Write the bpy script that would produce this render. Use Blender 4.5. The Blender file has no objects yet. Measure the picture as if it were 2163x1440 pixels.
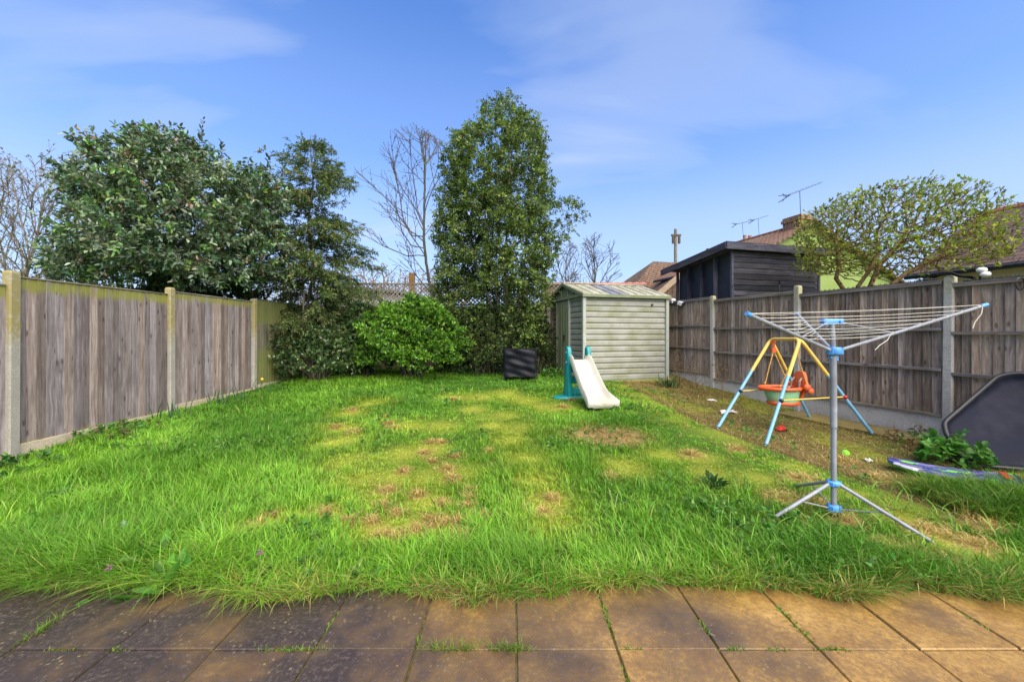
import bpy, math, random
import numpy as np
from mathutils import Vector, Matrix

random.seed(11)
rng = np.random.default_rng(11)
R = math.radians
SC = bpy.context.scene
COL = SC.collection

# ------------------------------------------------------------------ camera
FPX, CX, HY, CAMZ = 812.0, 1081.5, 705.0, 1.4       # focal length, centre and horizon in photograph pixels
cam_d = bpy.data.cameras.new('camera')
cam_d.sensor_width = 36.0
cam_d.lens = 36.0 * FPX / 2163.0
cam_d.shift_y = -(720.0 - HY) / 2163.0
cam_d.clip_start = 0.05
cam_d.clip_end = 9000
cam = bpy.data.objects.new('camera', cam_d)
cam.location = (0, 0, CAMZ)
cam.rotation_euler = (R(90), 0, 0)
COL.objects.link(cam)
SC.camera = cam

# ------------------------------------------------------------------ sky, sun, exposure
SUN_EL, SUN_AZ = R(48), R(152)                       # azimuth from +Y (north) clockwise: behind the camera
SKY_STRENGTH = 0.13
world = bpy.data.worlds.new('World')
SC.world = world
world.use_nodes = True
wn = world.node_tree
wn.nodes.clear()


def N(nt, t, **kw):
    n = nt.nodes.new(t)
    for k, v in kw.items():
        if k.startswith('i_'):
            n.inputs[int(k[2:])].default_value = v
        elif k.startswith('s_'):
            n.inputs[k[2:].replace('_', ' ')].default_value = v
        else:
            setattr(n, k, v)
    return n


def ramp(nt, stops, src=None, interp='LINEAR'):
    n = nt.nodes.new('ShaderNodeValToRGB')
    n.color_ramp.interpolation = interp
    el = n.color_ramp.elements
    while len(el) > 1:
        el.remove(el[-1])
    for i, (p, c) in enumerate(stops):
        e = el[0] if i == 0 else el.new(p)
        e.position = p
        e.color = (c[0], c[1], c[2], 1) if isinstance(c, (tuple, list)) else (c, c, c, 1)
    if src is not None:
        nt.links.new(src, n.inputs[0])
    return n


def mixc(nt, fac, a, b, blend='MIX'):
    n = nt.nodes.new('ShaderNodeMix')
    n.data_type = 'RGBA'
    n.blend_type = blend
    for sock, v in ((n.inputs[0], fac), (n.inputs[6], a), (n.inputs[7], b)):
        if isinstance(v, bpy.types.NodeSocket):
            nt.links.new(v, sock)
        elif isinstance(v, (tuple, list)):
            sock.default_value = (v[0], v[1], v[2], 1)
        else:
            sock.default_value = v
    return n.outputs[2]


def vmath(nt, op, a, b=None, clamp=False):
    n = nt.nodes.new('ShaderNodeMath')
    n.operation = op
    n.use_clamp = clamp
    for i, v in enumerate((a, b)):
        if v is None:
            continue
        if isinstance(v, bpy.types.NodeSocket):
            nt.links.new(v, n.inputs[i])
        else:
            n.inputs[i].default_value = v
    return n.outputs[0]


sky = N(wn, 'ShaderNodeTexSky', sky_type='NISHITA', sun_disc=False, sun_elevation=SUN_EL, sun_rotation=SUN_AZ,
        altitude=0.0, air_density=1.0, dust_density=0.6, ozone_density=3.0)
tc = N(wn, 'ShaderNodeTexCoord')
sep = N(wn, 'ShaderNodeSeparateXYZ')
wn.links.new(tc.outputs['Generated'], sep.inputs[0])
zz = vmath(wn, 'ADD', vmath(wn, 'MAXIMUM', sep.outputs[2], 0.0), 0.28)
cmb = N(wn, 'ShaderNodeCombineXYZ')
wn.links.new(vmath(wn, 'DIVIDE', sep.outputs[0], zz), cmb.inputs[0])
wn.links.new(vmath(wn, 'DIVIDE', sep.outputs[1], zz), cmb.inputs[1])
cmap = N(wn, 'ShaderNodeMapping')
cmap.inputs['Location'].default_value = (8.2, 2.9, 0.0)
cmap.inputs['Rotation'].default_value = (0, 0, R(12))
cmap.inputs['Scale'].default_value = (0.95, 2.2, 1)
wn.links.new(cmb.outputs[0], cmap.inputs[0])
cn = N(wn, 'ShaderNodeTexNoise', s_Scale=1.0, s_Detail=5.0, s_Roughness=0.46, s_Distortion=0.55)
wn.links.new(cmap.outputs[0], cn.inputs['Vector'])
cr = ramp(wn, [(0.40, 0.0), (0.60, 0.40), (0.80, 0.85)], cn.outputs[0], 'EASE')
hz = ramp(wn, [(0.0, 0.92), (0.20, 0.62), (0.42, 0.22), (0.75, 0.0)], sep.outputs[2], 'EASE')
cfac = vmath(wn, 'MAXIMUM', vmath(wn, 'MAXIMUM', cr.outputs[0], hz.outputs[0]), 0.06)   # a thin veil everywhere
skyt = mixc(wn, 1.0, sky.outputs[0], (0.47, 0.79, 1.22), 'MULTIPLY')
skyc = mixc(wn, cfac, skyt, (2.75, 3.2, 4.1))
bg = N(wn, 'ShaderNodeBackground')
bg.inputs[1].default_value = SKY_STRENGTH
wn.links.new(skyc, bg.inputs[0])
wo = N(wn, 'ShaderNodeOutputWorld')
wn.links.new(bg.outputs[0], wo.inputs[0])

sun_d = bpy.data.lights.new('sun', 'SUN')
sun_d.energy = 4.4
sun_d.angle = R(75)                                  # the sun behind thin cloud: soft shade only
sun_d.color = (1.0, 0.88, 0.68)
sun = bpy.data.objects.new('sun', sun_d)
sd = Vector((math.sin(SUN_AZ) * math.cos(SUN_EL), math.cos(SUN_AZ) * math.cos(SUN_EL), math.sin(SUN_EL)))
sun.rotation_euler = sd.to_track_quat('Z', 'Y').to_euler()
sun.location = (6, -8, 14)
COL.objects.link(sun)

SC.view_settings.view_transform = 'Standard'
SC.view_settings.look = 'None'
SC.view_settings.gamma = 1.0
SC.view_settings.exposure = 0.95
SC.view_settings.use_curve_mapping = False
SC.render.engine = 'CYCLES'
SC.cycles.max_bounces = 6
SC.cycles.diffuse_bounces = 3
SC.cycles.transmission_bounces = 4
SC.cycles.transparent_max_bounces = 6
SC.cycles.use_denoising = True


# ------------------------------------------------------------------ ground height and pixel helpers
def sstep(a, b, x):
    t = np.clip((np.asarray(x, float) - a) / (b - a), 0, 1)
    return t * t * (3 - 2 * t)


def _hash(ix, iy, seed):
    h = (ix * 374761393 + iy * 668265263 + seed * 974634777) & 0xFFFFFFFF
    h = ((h ^ (h >> 13)) * 1274126177) & 0xFFFFFFFF
    return ((h ^ (h >> 16)) & 0xFFFF) / 65535.0


def vnoise(x, y, seed=0):
    x = np.asarray(x, float)
    y = np.asarray(y, float)
    ix = np.floor(x).astype(np.int64)
    iy = np.floor(y).astype(np.int64)
    fx = x - ix
    fy = y - iy
    fx = fx * fx * (3 - 2 * fx)
    fy = fy * fy * (3 - 2 * fy)
    a = _hash(ix, iy, seed)
    b = _hash(ix + 1, iy, seed)
    c = _hash(ix, iy + 1, seed)
    d = _hash(ix + 1, iy + 1, seed)
    return (a * (1 - fx) + b * fx) * (1 - fy) + (c * (1 - fx) + d * fx) * fy


def fbm(x, y, seed=0, oct=3):
    s, a, t = 0, 1.0, 0
    for k in range(oct):
        s = s + a * vnoise(np.asarray(x) * 2 ** k, np.asarray(y) * 2 ** k, seed + 7 * k)
        t += a
        a *= 0.5
    return s / t


def gnd0(x, y):
    x = np.asarray(x, float)
    y = np.asarray(y, float)
    left = 0.05 * np.clip(y - 3.0, 0, 9.0)
    right = 0.16 * sstep(6.6, 9.0, y) + 0.05 * np.clip(y - 9.0, 0, 3.0) + 0.12 * sstep(9.0, 10.0, y)
    w = sstep(2.0, 3.8, x)
    return left * (1 - w) + right * w


def gnd(x, y):
    z = gnd0(x, y)
    z = z + 0.035 * (fbm(np.asarray(x) * 1.3, np.asarray(y) * 1.3, 3) - 0.5) * sstep(2.3, 3.0, y)
    drop = 1 - sstep(2.08, 2.22, y)
    return z * (1 - drop) - 0.055 * drop


def g1(x, y):
    return float(gnd(np.array([x]), np.array([y]))[0])


def at(px, py, Y):
    return Vector(((px - CX) / FPX * Y, Y, CAMZ - (py - HY) / FPX * Y))


def on_ground(px, py):
    Y = 4.0
    for _ in range(40):
        x = (px - CX) / FPX * Y
        Y = 0.5 * Y + 0.5 * (CAMZ - g1(x, Y)) * FPX / max(py - HY, 8)
        Y = min(Y, 14)
    return Vector(((px - CX) / FPX * Y, Y, g1((px - CX) / FPX * Y, Y)))


# ------------------------------------------------------------------ mesh helpers
class MB:
    def __init__(s):
        s.v, s.f, s.m = [], [], []

    def add(s, verts, faces, mi=0):
        o = len(s.v)
        s.v += [tuple(p) for p in verts]
        s.f += [tuple(i + o for i in f) for f in faces]
        s.m += [mi] * len(faces)
        return s

    def box(s, c, d, M=None, mi=0, ch=0.0):
        """box centred at c with sizes d; ch chamfers the four edges along z"""
        x, y, z = d[0] / 2, d[1] / 2, d[2] / 2
        if ch > 0:
            prof = [(-x + ch, -y), (x - ch, -y), (x, -y + ch), (x, y - ch), (x - ch, y), (-x + ch, y), (-x, y - ch), (-x, -y + ch)]
            n = 8
            vs = [(p[0], p[1], -z) for p in prof] + [(p[0], p[1], z) for p in prof]
            fs = [tuple(range(n - 1, -1, -1)), tuple(range(n, 2 * n))] + [(i, (i + 1) % n, n + (i + 1) % n, n + i) for i in range(n)]
        else:
            vs = [(-x, -y, -z), (x, -y, -z), (x, y, -z), (-x, y, -z), (-x, -y, z), (x, -y, z), (x, y, z), (-x, y, z)]
            fs = [(3, 2, 1, 0), (4, 5, 6, 7), (0, 1, 5, 4), (1, 2, 6, 5), (2, 3, 7, 6), (3, 0, 4, 7)]
        c = Vector(c)
        vs = [Vector(p) for p in vs]
        if M is not None:
            vs = [M @ p for p in vs]
        return s.add([p + c for p in vs], fs, mi)

    def bar(s, a, b, w, h, mi=0, up=Vector((0, 0, 1))):
        """rectangular bar from a to b"""
        a, b = Vector(a), Vector(b)
        d = (b - a).normalized()
        u = d.cross(up)
        if u.length < 1e-5:
            u = d.cross(Vector((1, 0, 0)))
        u.normalize()
        n = u.cross(d).normalized()
        vs = []
        for p in (a, b):
            vs += [p - u * w / 2 - n * h / 2, p + u * w / 2 - n * h / 2, p + u * w / 2 + n * h / 2, p - u * w / 2 + n * h / 2]
        return s.add(vs, [(3, 2, 1, 0), (4, 5, 6, 7), (0, 1, 5, 4), (1, 2, 6, 5), (2, 3, 7, 6), (3, 0, 4, 7)], mi)

    def tube(s, pts, r, n=8, mi=0, cap=True, closed=False):
        pts = [Vector(p) for p in pts]
        m = len(pts)
        rs = r if isinstance(r, (list, tuple, np.ndarray)) else [r] * m
        t0 = (pts[1] - pts[0]).normalized()
        u = t0.orthogonal().normalized()
        rings = []
        for i in range(m):
            if closed:
                t = (pts[(i + 1) % m] - pts[i - 1]).normalized()
            else:
                t = (pts[min(i + 1, m - 1)] - pts[max(i - 1, 0)]).normalized()
            u = (u - t * u.dot(t))
            u = u.normalized() if u.length > 1e-6 else t.orthogonal().normalized()
            w = t.cross(u)
            rings.append([pts[i] + (u * math.cos(2 * math.pi * k / n) + w * math.sin(2 * math.pi * k / n)) * rs[i] for k in range(n)])
        vs = [p for q in rings for p in q]
        fs = []
        for i in range(m if closed else m - 1):
            j = (i + 1) % m
            for k in range(n):
                fs.append((i * n + k, i * n + (k + 1) % n, j * n + (k + 1) % n, j * n + k))
        if cap and not closed:
            fs.append(tuple(range(n - 1, -1, -1)))
            fs.append(tuple((m - 1) * n + k for k in range(n)))
        return s.add(vs, fs, mi)

    def prism(s, poly, a, b, mi=0):
        """poly: list of Vectors (closed outline), swept by vectors a -> b offsets"""
        n = len(poly)
        a, b = Vector(a), Vector(b)
        vs = [Vector(p) + a for p in poly] + [Vector(p) + b for p in poly]
        fs = [tuple(range(n - 1, -1, -1)), tuple(range(n, 2 * n))] + [(i, (i + 1) % n, n + (i + 1) % n, n + i) for i in range(n)]
        return s.add(vs, fs, mi)

    def rings(s, rr, mi=0, cap=True, closed=True):
        """loft a list of equal-length rings"""
        n = len(rr[0])
        vs = [p for q in rr for p in q]
        fs = []
        for i in range(len(rr) - 1):
            for k in range(n if closed else n - 1):
                fs.append((i * n + k, i * n + (k + 1) % n, (i + 1) * n + (k + 1) % n, (i + 1) * n + k))
        if cap and closed:
            fs.append(tuple(range(n - 1, -1, -1)))
            fs.append(tuple((len(rr) - 1) * n + k for k in range(n)))
        return s.add(vs, fs, mi)

    def sphere(s, c, r, n=12, m=8, mi=0):
        c = Vector(c)
        r = r if isinstance(r, (tuple, list)) else (r, r, r)
        rr = []
        for i in range(1, m):
            th = math.pi * i / m
            rr.append([c + Vector((r[0] * math.sin(th) * math.cos(2 * math.pi * k / n), r[1] * math.sin(th) * math.sin(2 * math.pi * k / n), -r[2] * math.cos(th))) for k in range(n)])
        return s.rings(rr, mi)

    def mesh(s, name, mats, smooth=False):
        me = bpy.data.meshes.new(name)
        me.from_pydata(s.v, [], s.f)
        for m in (mats if isinstance(mats, (list, tuple)) else [mats]):
            me.materials.append(m)
        if any(s.m):
            me.polygons.foreach_set('material_index', s.m)
        if smooth:
            me.polygons.foreach_set('use_smooth', [True] * len(s.f))
        me.update()
        return me

    def build(s, name, mats, parent=None, smooth=False, bevel=0.0, loc=None):
        o = link(name, s.mesh(name, mats, smooth), parent)
        if loc is not None:
            o.location = loc
        if bevel:
            md = o.modifiers.new('bevel', 'BEVEL')
            md.width = bevel
            md.segments = 2
            md.limit_method = 'ANGLE'
            md.angle_limit = R(40)
        if smooth and not bevel:
            try:
                o.data.set_sharp_from_angle(angle=R(50))
            except Exception:
                pass
        return o


def link(name, data, parent=None):
    o = bpy.data.objects.new(name, data)
    COL.objects.link(o)
    if parent is not None:
        o.parent = parent
    return o


def tag(o, label=None, cat=None, group=None, kind=None):
    for k, v in (('label', label), ('category', cat), ('group', group), ('kind', kind)):
        if v:
            o[k] = v
    return o


def thing(name, label, cat, loc=(0, 0, 0), rz=0.0, group=None):
    o = bpy.data.objects.new(name, None)
    o.empty_display_size = 0.1
    COL.objects.link(o)
    o.location = loc
    o.rotation_euler = (0, 0, rz)
    return tag(o, label, cat, group)


def np_mesh(name, V, loops, counts, mat, col=None, smooth=False):
    """mesh straight from arrays: V (n,3), loops flat vertex indices, counts verts per face, col (n,3) vertex colours"""
    me = bpy.data.meshes.new(name)
    V = np.asarray(V, np.float32)
    loops = np.asarray(loops, np.int32)
    counts = np.asarray(counts, np.int32)
    me.vertices.add(len(V))
    me.vertices.foreach_set('co', V.ravel())
    me.loops.add(len(loops))
    me.loops.foreach_set('vertex_index', loops)
    me.polygons.add(len(counts))
    st = np.zeros(len(counts), np.int32)
    st[1:] = np.cumsum(counts)[:-1]
    me.polygons.foreach_set('loop_start', st)
    me.polygons.foreach_set('loop_total', counts)
    if smooth:
        me.polygons.foreach_set('use_smooth', np.ones(len(counts), bool))
    for m in (mat if isinstance(mat, (list, tuple)) else [mat]):
        me.materials.append(m)
    if col is not None:
        a = me.color_attributes.new('Col', 'FLOAT_COLOR', 'POINT')
        c4 = np.ones((len(V), 4), np.float32)
        c4[:, :3] = col
        a.data.foreach_set('color', c4.ravel())
    me.update(calc_edges=True)
    me.validate()
    return me


def arc(c, u, v, r, a0, a1, n):
    return [Vector(c) + (Vector(u) * math.cos(R(a0 + (a1 - a0) * i / n)) + Vector(v) * math.sin(R(a0 + (a1 - a0) * i / n))) * r for i in range(n + 1)]


def bend_path(pts, rad, n=5):
    """polyline with rounded corners"""
    pts = [Vector(p) for p in pts]
    out = [pts[0]]
    for i in range(1, len(pts) - 1):
        a, b, c = pts[i - 1], pts[i], pts[i + 1]
        d1, d2 = (a - b), (c - b)
        r = min(rad, d1.length * 0.45, d2.length * 0.45)
        p, q = b + d1.normalized() * r, b + d2.normalized() * r
        for k in range(n + 1):
            t = k / n
            out.append((1 - t) ** 2 * p + 2 * t * (1 - t) * b + t * t * q)
    out.append(pts[-1])
    return out


# ------------------------------------------------------------------ materials
def new_mat(name, rough=0.7, spec=0.3):
    m = bpy.data.materials.new(name)
    m.use_nodes = True
    nt = m.node_tree
    b = nt.nodes['Principled BSDF']
    b.inputs['Roughness'].default_value = rough
    b.inputs['Specular IOR Level'].default_value = spec
    return m, nt, b


def coords(nt, kind='Object', scale=(1, 1, 1), rnd=0.0):
    t = N(nt, 'ShaderNodeTexCoord')
    src = t.outputs[kind] if kind != 'World' else N(nt, 'ShaderNodeNewGeometry').outputs['Position']
    mp = N(nt, 'ShaderNodeMapping')
    mp.inputs['Scale'].default_value = scale
    nt.links.new(src, mp.inputs[0])
    if rnd:
        oi = N(nt, 'ShaderNodeObjectInfo')
        vm = N(nt, 'ShaderNodeVectorMath', operation='MULTIPLY')
        nt.links.new(oi.outputs['Random'], vm.inputs[0])
        vm.inputs[1].default_value = (rnd, rnd * 1.7, rnd * 2.3)
        nt.links.new(vm.outputs[0], mp.inputs['Location'])
    return mp.outputs[0]


def noise(nt, vec, scale, detail=4, rough=0.55, dist=0.0):
    n = N(nt, 'ShaderNodeTexNoise', s_Scale=scale, s_Detail=detail, s_Roughness=rough, s_Distortion=dist)
    if vec is not None:
        nt.links.new(vec, n.inputs['Vector'])
    return n.outputs[0]


def bump(nt, b, h, strength=0.3, dist=0.01):
    n = N(nt, 'ShaderNodeBump')
    n.inputs['Strength'].default_value = strength
    n.inputs['Distance'].default_value = dist
    nt.links.new(h, n.inputs['Height'])
    nt.links.new(n.outputs[0], b.inputs['Normal'])


def speckle(name, c1, c2, scale=8, rough=0.7, spec=0.3, bstr=0.2, c3=None, s3=2.0, kind='Object', stretch=(1, 1, 1), rnd=3.0, metal=0.0, lo=0.35, hi=0.65, bdist=0.004):
    """general procedural surface: two-tone noise, an optional large stain colour, fine relief"""
    m, nt, b = new_mat(name, rough, spec)
    v = coords(nt, kind, stretch, rnd)
    n1 = noise(nt, v, scale, 5)
    c = ramp(nt, [(lo, c1), (hi, c2)], n1).outputs[0]
    if c3 is not None:
        n3 = noise(nt, v, s3, 4, 0.6, 0.3)
        f = ramp(nt, [(0.48, 0.0), (0.68, 0.85)], n3).outputs[0]
        c = mixc(nt, f, c, c3)
    nt.links.new(c, b.inputs['Base Color'])
    b.inputs['Metallic'].default_value = metal
    rr = ramp(nt, [(0.3, max(rough - 0.12, 0.05)), (0.7, min(rough + 0.1, 1))], n1)
    nt.links.new(rr.outputs[0], b.inputs['Roughness'])
    if bstr:
        bump(nt, b, noise(nt, v, scale * 4, 5), bstr, bdist)
    return m


def wood_mat(name, dark, mid, light, moss=None, moss_top=None, moss_bot=None, mossy=0.0, tint=0.35):
    """weathered boards: grain along local z, knots, per-board tone, moss near top / bottom in local z"""
    m, nt, b = new_mat(name, 0.85, 0.15)
    v = coords(nt, 'Object', (1, 1, 1), 7.0)
    mp = N(nt, 'ShaderNodeMapping')
    mp.inputs['Scale'].default_value = (38, 38, 1.6)
    nt.links.new(v, mp.inputs[0])
    # warp the grain round knots
    wv = N(nt, 'ShaderNodeTexNoise', s_Scale=2.2, s_Detail=2.0)
    nt.links.new(v, wv.inputs['Vector'])
    add = N(nt, 'ShaderNodeVectorMath', operation='MULTIPLY_ADD')
    nt.links.new(wv.outputs['Color'], add.inputs[0])
    add.inputs[1].default_value = (2.6, 2.6, 1.2)
    nt.links.new(mp.outputs[0], add.inputs[2])
    gr = noise(nt, add.outputs[0], 1.0, 5, 0.6)
    blot = noise(nt, v, 2.6, 4, 0.6)
    c = ramp(nt, [(0.25, dark), (0.5, mid), (0.78, light)], gr).outputs[0]
    c = mixc(nt, ramp(nt, [(0.35, 0.0), (0.75, 0.55)], blot).outputs[0], c, dark)
    # knots
    kv = N(nt, 'ShaderNodeMapping')
    kv.inputs['Scale'].default_value = (9, 9, 3.6)
    nt.links.new(v, kv.inputs[0])
    vo = N(nt, 'ShaderNodeTexVoronoi', s_Scale=1.0)
    nt.links.new(kv.outputs[0], vo.inputs['Vector'])
    kn = ramp(nt, [(0.0, 1.0), (0.10, 0.8), (0.17, 0.0)], vo.outputs['Distance']).outputs[0]
    c = mixc(nt, vmath(nt, 'MULTIPLY', kn, 0.75), c, tuple(x * 0.35 for x in dark))
    # tone of each board
    oi = N(nt, 'ShaderNodeObjectInfo')
    tr = ramp(nt, [(0.0, 1 - tint), (0.5, 1.0), (1.0, 1 + tint)], oi.outputs['Random']).outputs[0]
    c = mixc(nt, 1.0, c, tr, 'MULTIPLY')
    hue = vmath(nt, 'FRACT', vmath(nt, 'MULTIPLY', oi.outputs['Random'], 7.31))
    c = mixc(nt, 1.0, c, ramp(nt, [(0.0, (1.06, 0.98, 0.88)), (0.5, (1.0, 1.0, 1.0)), (1.0, (0.95, 0.99, 1.07))], hue).outputs[0], 'MULTIPLY')
    if moss is not None:
        t = N(nt, 'ShaderNodeTexCoord')
        sp = N(nt, 'ShaderNodeSeparateXYZ')
        nt.links.new(t.outputs['Object'], sp.inputs[0])
        ms = N(nt, 'ShaderNodeMapping')
        ms.inputs['Scale'].default_value = (26, 26, 3.0)
        nt.links.new(v, ms.inputs[0])
        mn = vmath(nt, 'MULTIPLY', noise(nt, ms.outputs[0], 1.0, 4, 0.6), vmath(nt, 'MULTIPLY', noise(nt, v, 5.0, 5, 0.65), 1.9))
        f = None
        if moss_top is not None:
            f = ramp(nt, [(0.0, 0.0), (0.3, 0.35), (1.0, 0.9)], vmath(nt, 'SUBTRACT', sp.outputs[2], moss_top)).outputs[0]
            f = vmath(nt, 'MULTIPLY', vmath(nt, 'MULTIPLY', f, 6.0, True), mn)
        if moss_bot is not None:
            f2 = vmath(nt, 'MULTIPLY', vmath(nt, 'SUBTRACT', moss_bot, sp.outputs[2]), 4.0, True)
            f2 = vmath(nt, 'MULTIPLY', f2, mn)
            f = f2 if f is None else vmath(nt, 'MAXIMUM', f, f2)
        f = vmath(nt, 'ADD', f, vmath(nt, 'MULTIPLY', mn, mossy)) if mossy else f
        f = ramp(nt, [(0.22, 0.0), (0.5, 0.9)], f).outputs[0]
        c = mixc(nt, f, c, moss)
    nt.links.new(c, b.inputs['Base Color'])
    bump(nt, b, gr, 0.55, 0.006)
    return m


def leaf_mat(name, rough=0.5, trans=0.3, spec=0.35):
    m, nt, b = new_mat(name, rough, spec)
    at_ = N(nt, 'ShaderNodeAttribute', attribute_name='Col')
    nt.links.new(at_.outputs[0], b.inputs['Base Color'])
    tr = N(nt, 'ShaderNodeBsdfTranslucent')
    tc_ = mixc(nt, 1.0, at_.outputs[0], (1.15, 1.3, 0.6), 'MULTIPLY')
    nt.links.new(tc_, tr.inputs[0])
    mx = N(nt, 'ShaderNodeMixShader')
    mx.inputs[0].default_value = trans
    nt.links.new(b.outputs[0], mx.inputs[1])
    nt.links.new(tr.outputs[0], mx.inputs[2])
    nt.links.new(mx.outputs[0], nt.nodes['Material Output'].inputs[0])
    return m


MT = {}
MT['wood_grey'] = wood_mat('weathered_grey_boards', (0.115, 0.090, 0.083), (0.285, 0.238, 0.226), (0.48, 0.425, 0.405), (0.27, 0.27, 0.05), 1.58, 0.14, 0.0, 0.34)
MT['wood_moss'] = wood_mat('mossy_boards', (0.12, 0.105, 0.075), (0.21, 0.195, 0.125), (0.31, 0.29, 0.20), (0.19, 0.21, 0.06), 1.2, 0.9, 0.05, 0.2)
MT['wood_brown'] = wood_mat('weathered_brown_boards', (0.090, 0.062, 0.045), (0.285, 0.215, 0.165), (0.51, 0.42, 0.335), (0.24, 0.19, 0.08), 1.76, 0.22, 0.0, 0.36)
MT['rail'] = wood_mat('weathered_rail', (0.10, 0.085, 0.075), (0.235, 0.205, 0.18), (0.36, 0.32, 0.28), tint=0.12)
MT['trellis'] = wood_mat('trellis_lath', (0.14, 0.12, 0.09), (0.26, 0.23, 0.18), (0.36, 0.32, 0.25), tint=0.2)
MT['black_board'] = wood_mat('black_stained_boards', (0.030, 0.030, 0.041), (0.066, 0.066, 0.088), (0.135, 0.135, 0.165), tint=0.42)
MT['black_flat'] = speckle('black_paint', (0.022, 0.025, 0.033), (0.036, 0.040, 0.050), 6, 0.6, 0.3, 0.1)
MT['stake'] = wood_mat('brown_stake', (0.12, 0.06, 0.02), (0.24, 0.13, 0.045), (0.34, 0.2, 0.08), tint=0.1)


def concrete_mat(name, base, lichen, moss_z=None):
    m, nt, b = new_mat(name, 0.9, 0.2)
    v = coords(nt, 'Object', (1, 1, 1), 5.0)
    n1 = noise(nt, v, 60, 4, 0.6)
    n2 = noise(nt, v, 4, 4, 0.6)
    c = ramp(nt, [(0.3, tuple(x * 0.72 for x in base)), (0.5, base), (0.75, tuple(min(x * 1.22, 0.8) for x in base))], n1).outputs[0]
    c = mixc(nt, ramp(nt, [(0.42, 0.0), (0.7, 0.5)], n2).outputs[0], c, tuple(x * 0.7 for x in base))
    t = N(nt, 'ShaderNodeTexCoord')
    sp = N(nt, 'ShaderNodeSeparateXYZ')
    nt.links.new(t.outputs['Object'], sp.inputs[0])
    n3 = noise(nt, v, 22, 4, 0.7)
    if moss_z is not None:
        f = vmath(nt, 'MULTIPLY', vmath(nt, 'SUBTRACT', sp.outputs[2], moss_z), 1.3, True)
        f = vmath(nt, 'MULTIPLY', f, n3)
        c = mixc(nt, ramp(nt, [(0.28, 0.0), (0.5, 0.85)], f).outputs[0], c, lichen)
    else:
        n4 = noise(nt, v, 3.0, 4, 0.7)
        c = mixc(nt, ramp(nt, [(0.52, 0.0), (0.75, 0.7)], n4).outputs[0], c, lichen)
    nt.links.new(c, b.inputs['Base Color'])
    bump(nt, b, n1, 0.35, 0.004)
    return m


MT['post'] = concrete_mat('concrete_post', (0.36, 0.335, 0.285), (0.27, 0.225, 0.07), 1.15)
MT['post_clean'] = concrete_mat('grey_concrete_post', (0.44, 0.415, 0.37), (0.30, 0.28, 0.14), 1.75)
MT['gravel'] = concrete_mat('concrete_gravel_board', (0.50, 0.42, 0.31), (0.24, 0.25, 0.06))
MT['gravel_grey'] = concrete_mat('grey_gravel_board', (0.50, 0.475, 0.43), (0.30, 0.26, 0.14))


def slab_mat():
    """patio slab: buff where clean, dark algae towards the left of the patio, pale lichen spots, wet sheen"""
    m, nt, b = new_mat('patio_slab', 0.5, 0.45)
    v = coords(nt, 'World')
    sp = N(nt, 'ShaderNodeSeparateXYZ')
    nt.links.new(v, sp.inputs[0])
    oi = N(nt, 'ShaderNodeObjectInfo')
    big = noise(nt, v, 1.7, 4, 0.6, 0.2)
    fine = noise(nt, v, 42, 6, 0.75)
    buff = ramp(nt, [(0.25, (0.18, 0.094, 0.027)), (0.5, (0.345, 0.20, 0.052)), (0.75, (0.48, 0.30, 0.09))], noise(nt, v, 5, 5, 0.65)).outputs[0]
    buff = mixc(nt, ramp(nt, [(0.38, 0.0), (0.66, 0.75)], fine).outputs[0], buff, (0.15, 0.085, 0.042))
    dark = ramp(nt, [(0.34, (0.012, 0.011, 0.014)), (0.52, (0.032, 0.026, 0.029)), (0.70, (0.115, 0.09, 0.07))], fine).outputs[0]
    # algae: strong for x < 0, fading to the right, uneven
    f = vmath(nt, 'MULTIPLY_ADD', sp.outputs[0], -0.29)
    f.node.inputs[2].default_value = 0.57
    f = vmath(nt, 'ADD', f, vmath(nt, 'MULTIPLY', vmath(nt, 'SUBTRACT', big, 0.5), 2.8))
    f = vmath(nt, 'ADD', f, vmath(nt, 'MULTIPLY', vmath(nt, 'SUBTRACT', oi.outputs['Random'], 0.5), 0.18))
    f = vmath(nt, 'ADD', f, vmath(nt, 'MULTIPLY', vmath(nt, 'SUBTRACT', fine, 0.5), 0.6))
    fm = ramp(nt, [(0.0, 0.0), (0.4, 0.45), (1.0, 0.93)], f).outputs[0]
    c = mixc(nt, fm, buff, dark)
    # lichen flecks
    vo = N(nt, 'ShaderNodeTexVoronoi', s_Scale=38.0)
    nt.links.new(v, vo.inputs['Vector'])
    fl = ramp(nt, [(0.14, 1.0), (0.30, 0.0)], vo.outputs['Distance']).outputs[0]
    fl = vmath(nt, 'MULTIPLY', fl, ramp(nt, [(0.50, 0.0), (0.66, 1.0)], noise(nt, v, 6, 5, 0.7)).outputs[0])
    fl = vmath(nt, 'MULTIPLY', fl, vmath(nt, 'MULTIPLY', fm, 0.85))
    c = mixc(nt, fl, c, (0.33, 0.27, 0.12))
    nt.links.new(c, b.inputs['Base Color'])
    wet = noise(nt, v, 3.3, 3, 0.5)
    rr = ramp(nt, [(0.40, 0.13), (0.64, 0.50)], wet).outputs[0]
    nt.links.new(rr, b.inputs['Roughness'])
    bump(nt, b, vmath(nt, 'ADD', fine, vmath(nt, 'MULTIPLY', wet, 0.6)), 0.4, 0.007)
    return m


MT['slab'] = slab_mat()
MT['path_slab'] = speckle('path_slab', (0.16, 0.115, 0.03), (0.27, 0.20, 0.055), 6, 0.35, 0.5, 0.3, (0.13, 0.12, 0.03), 2.0)


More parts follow.
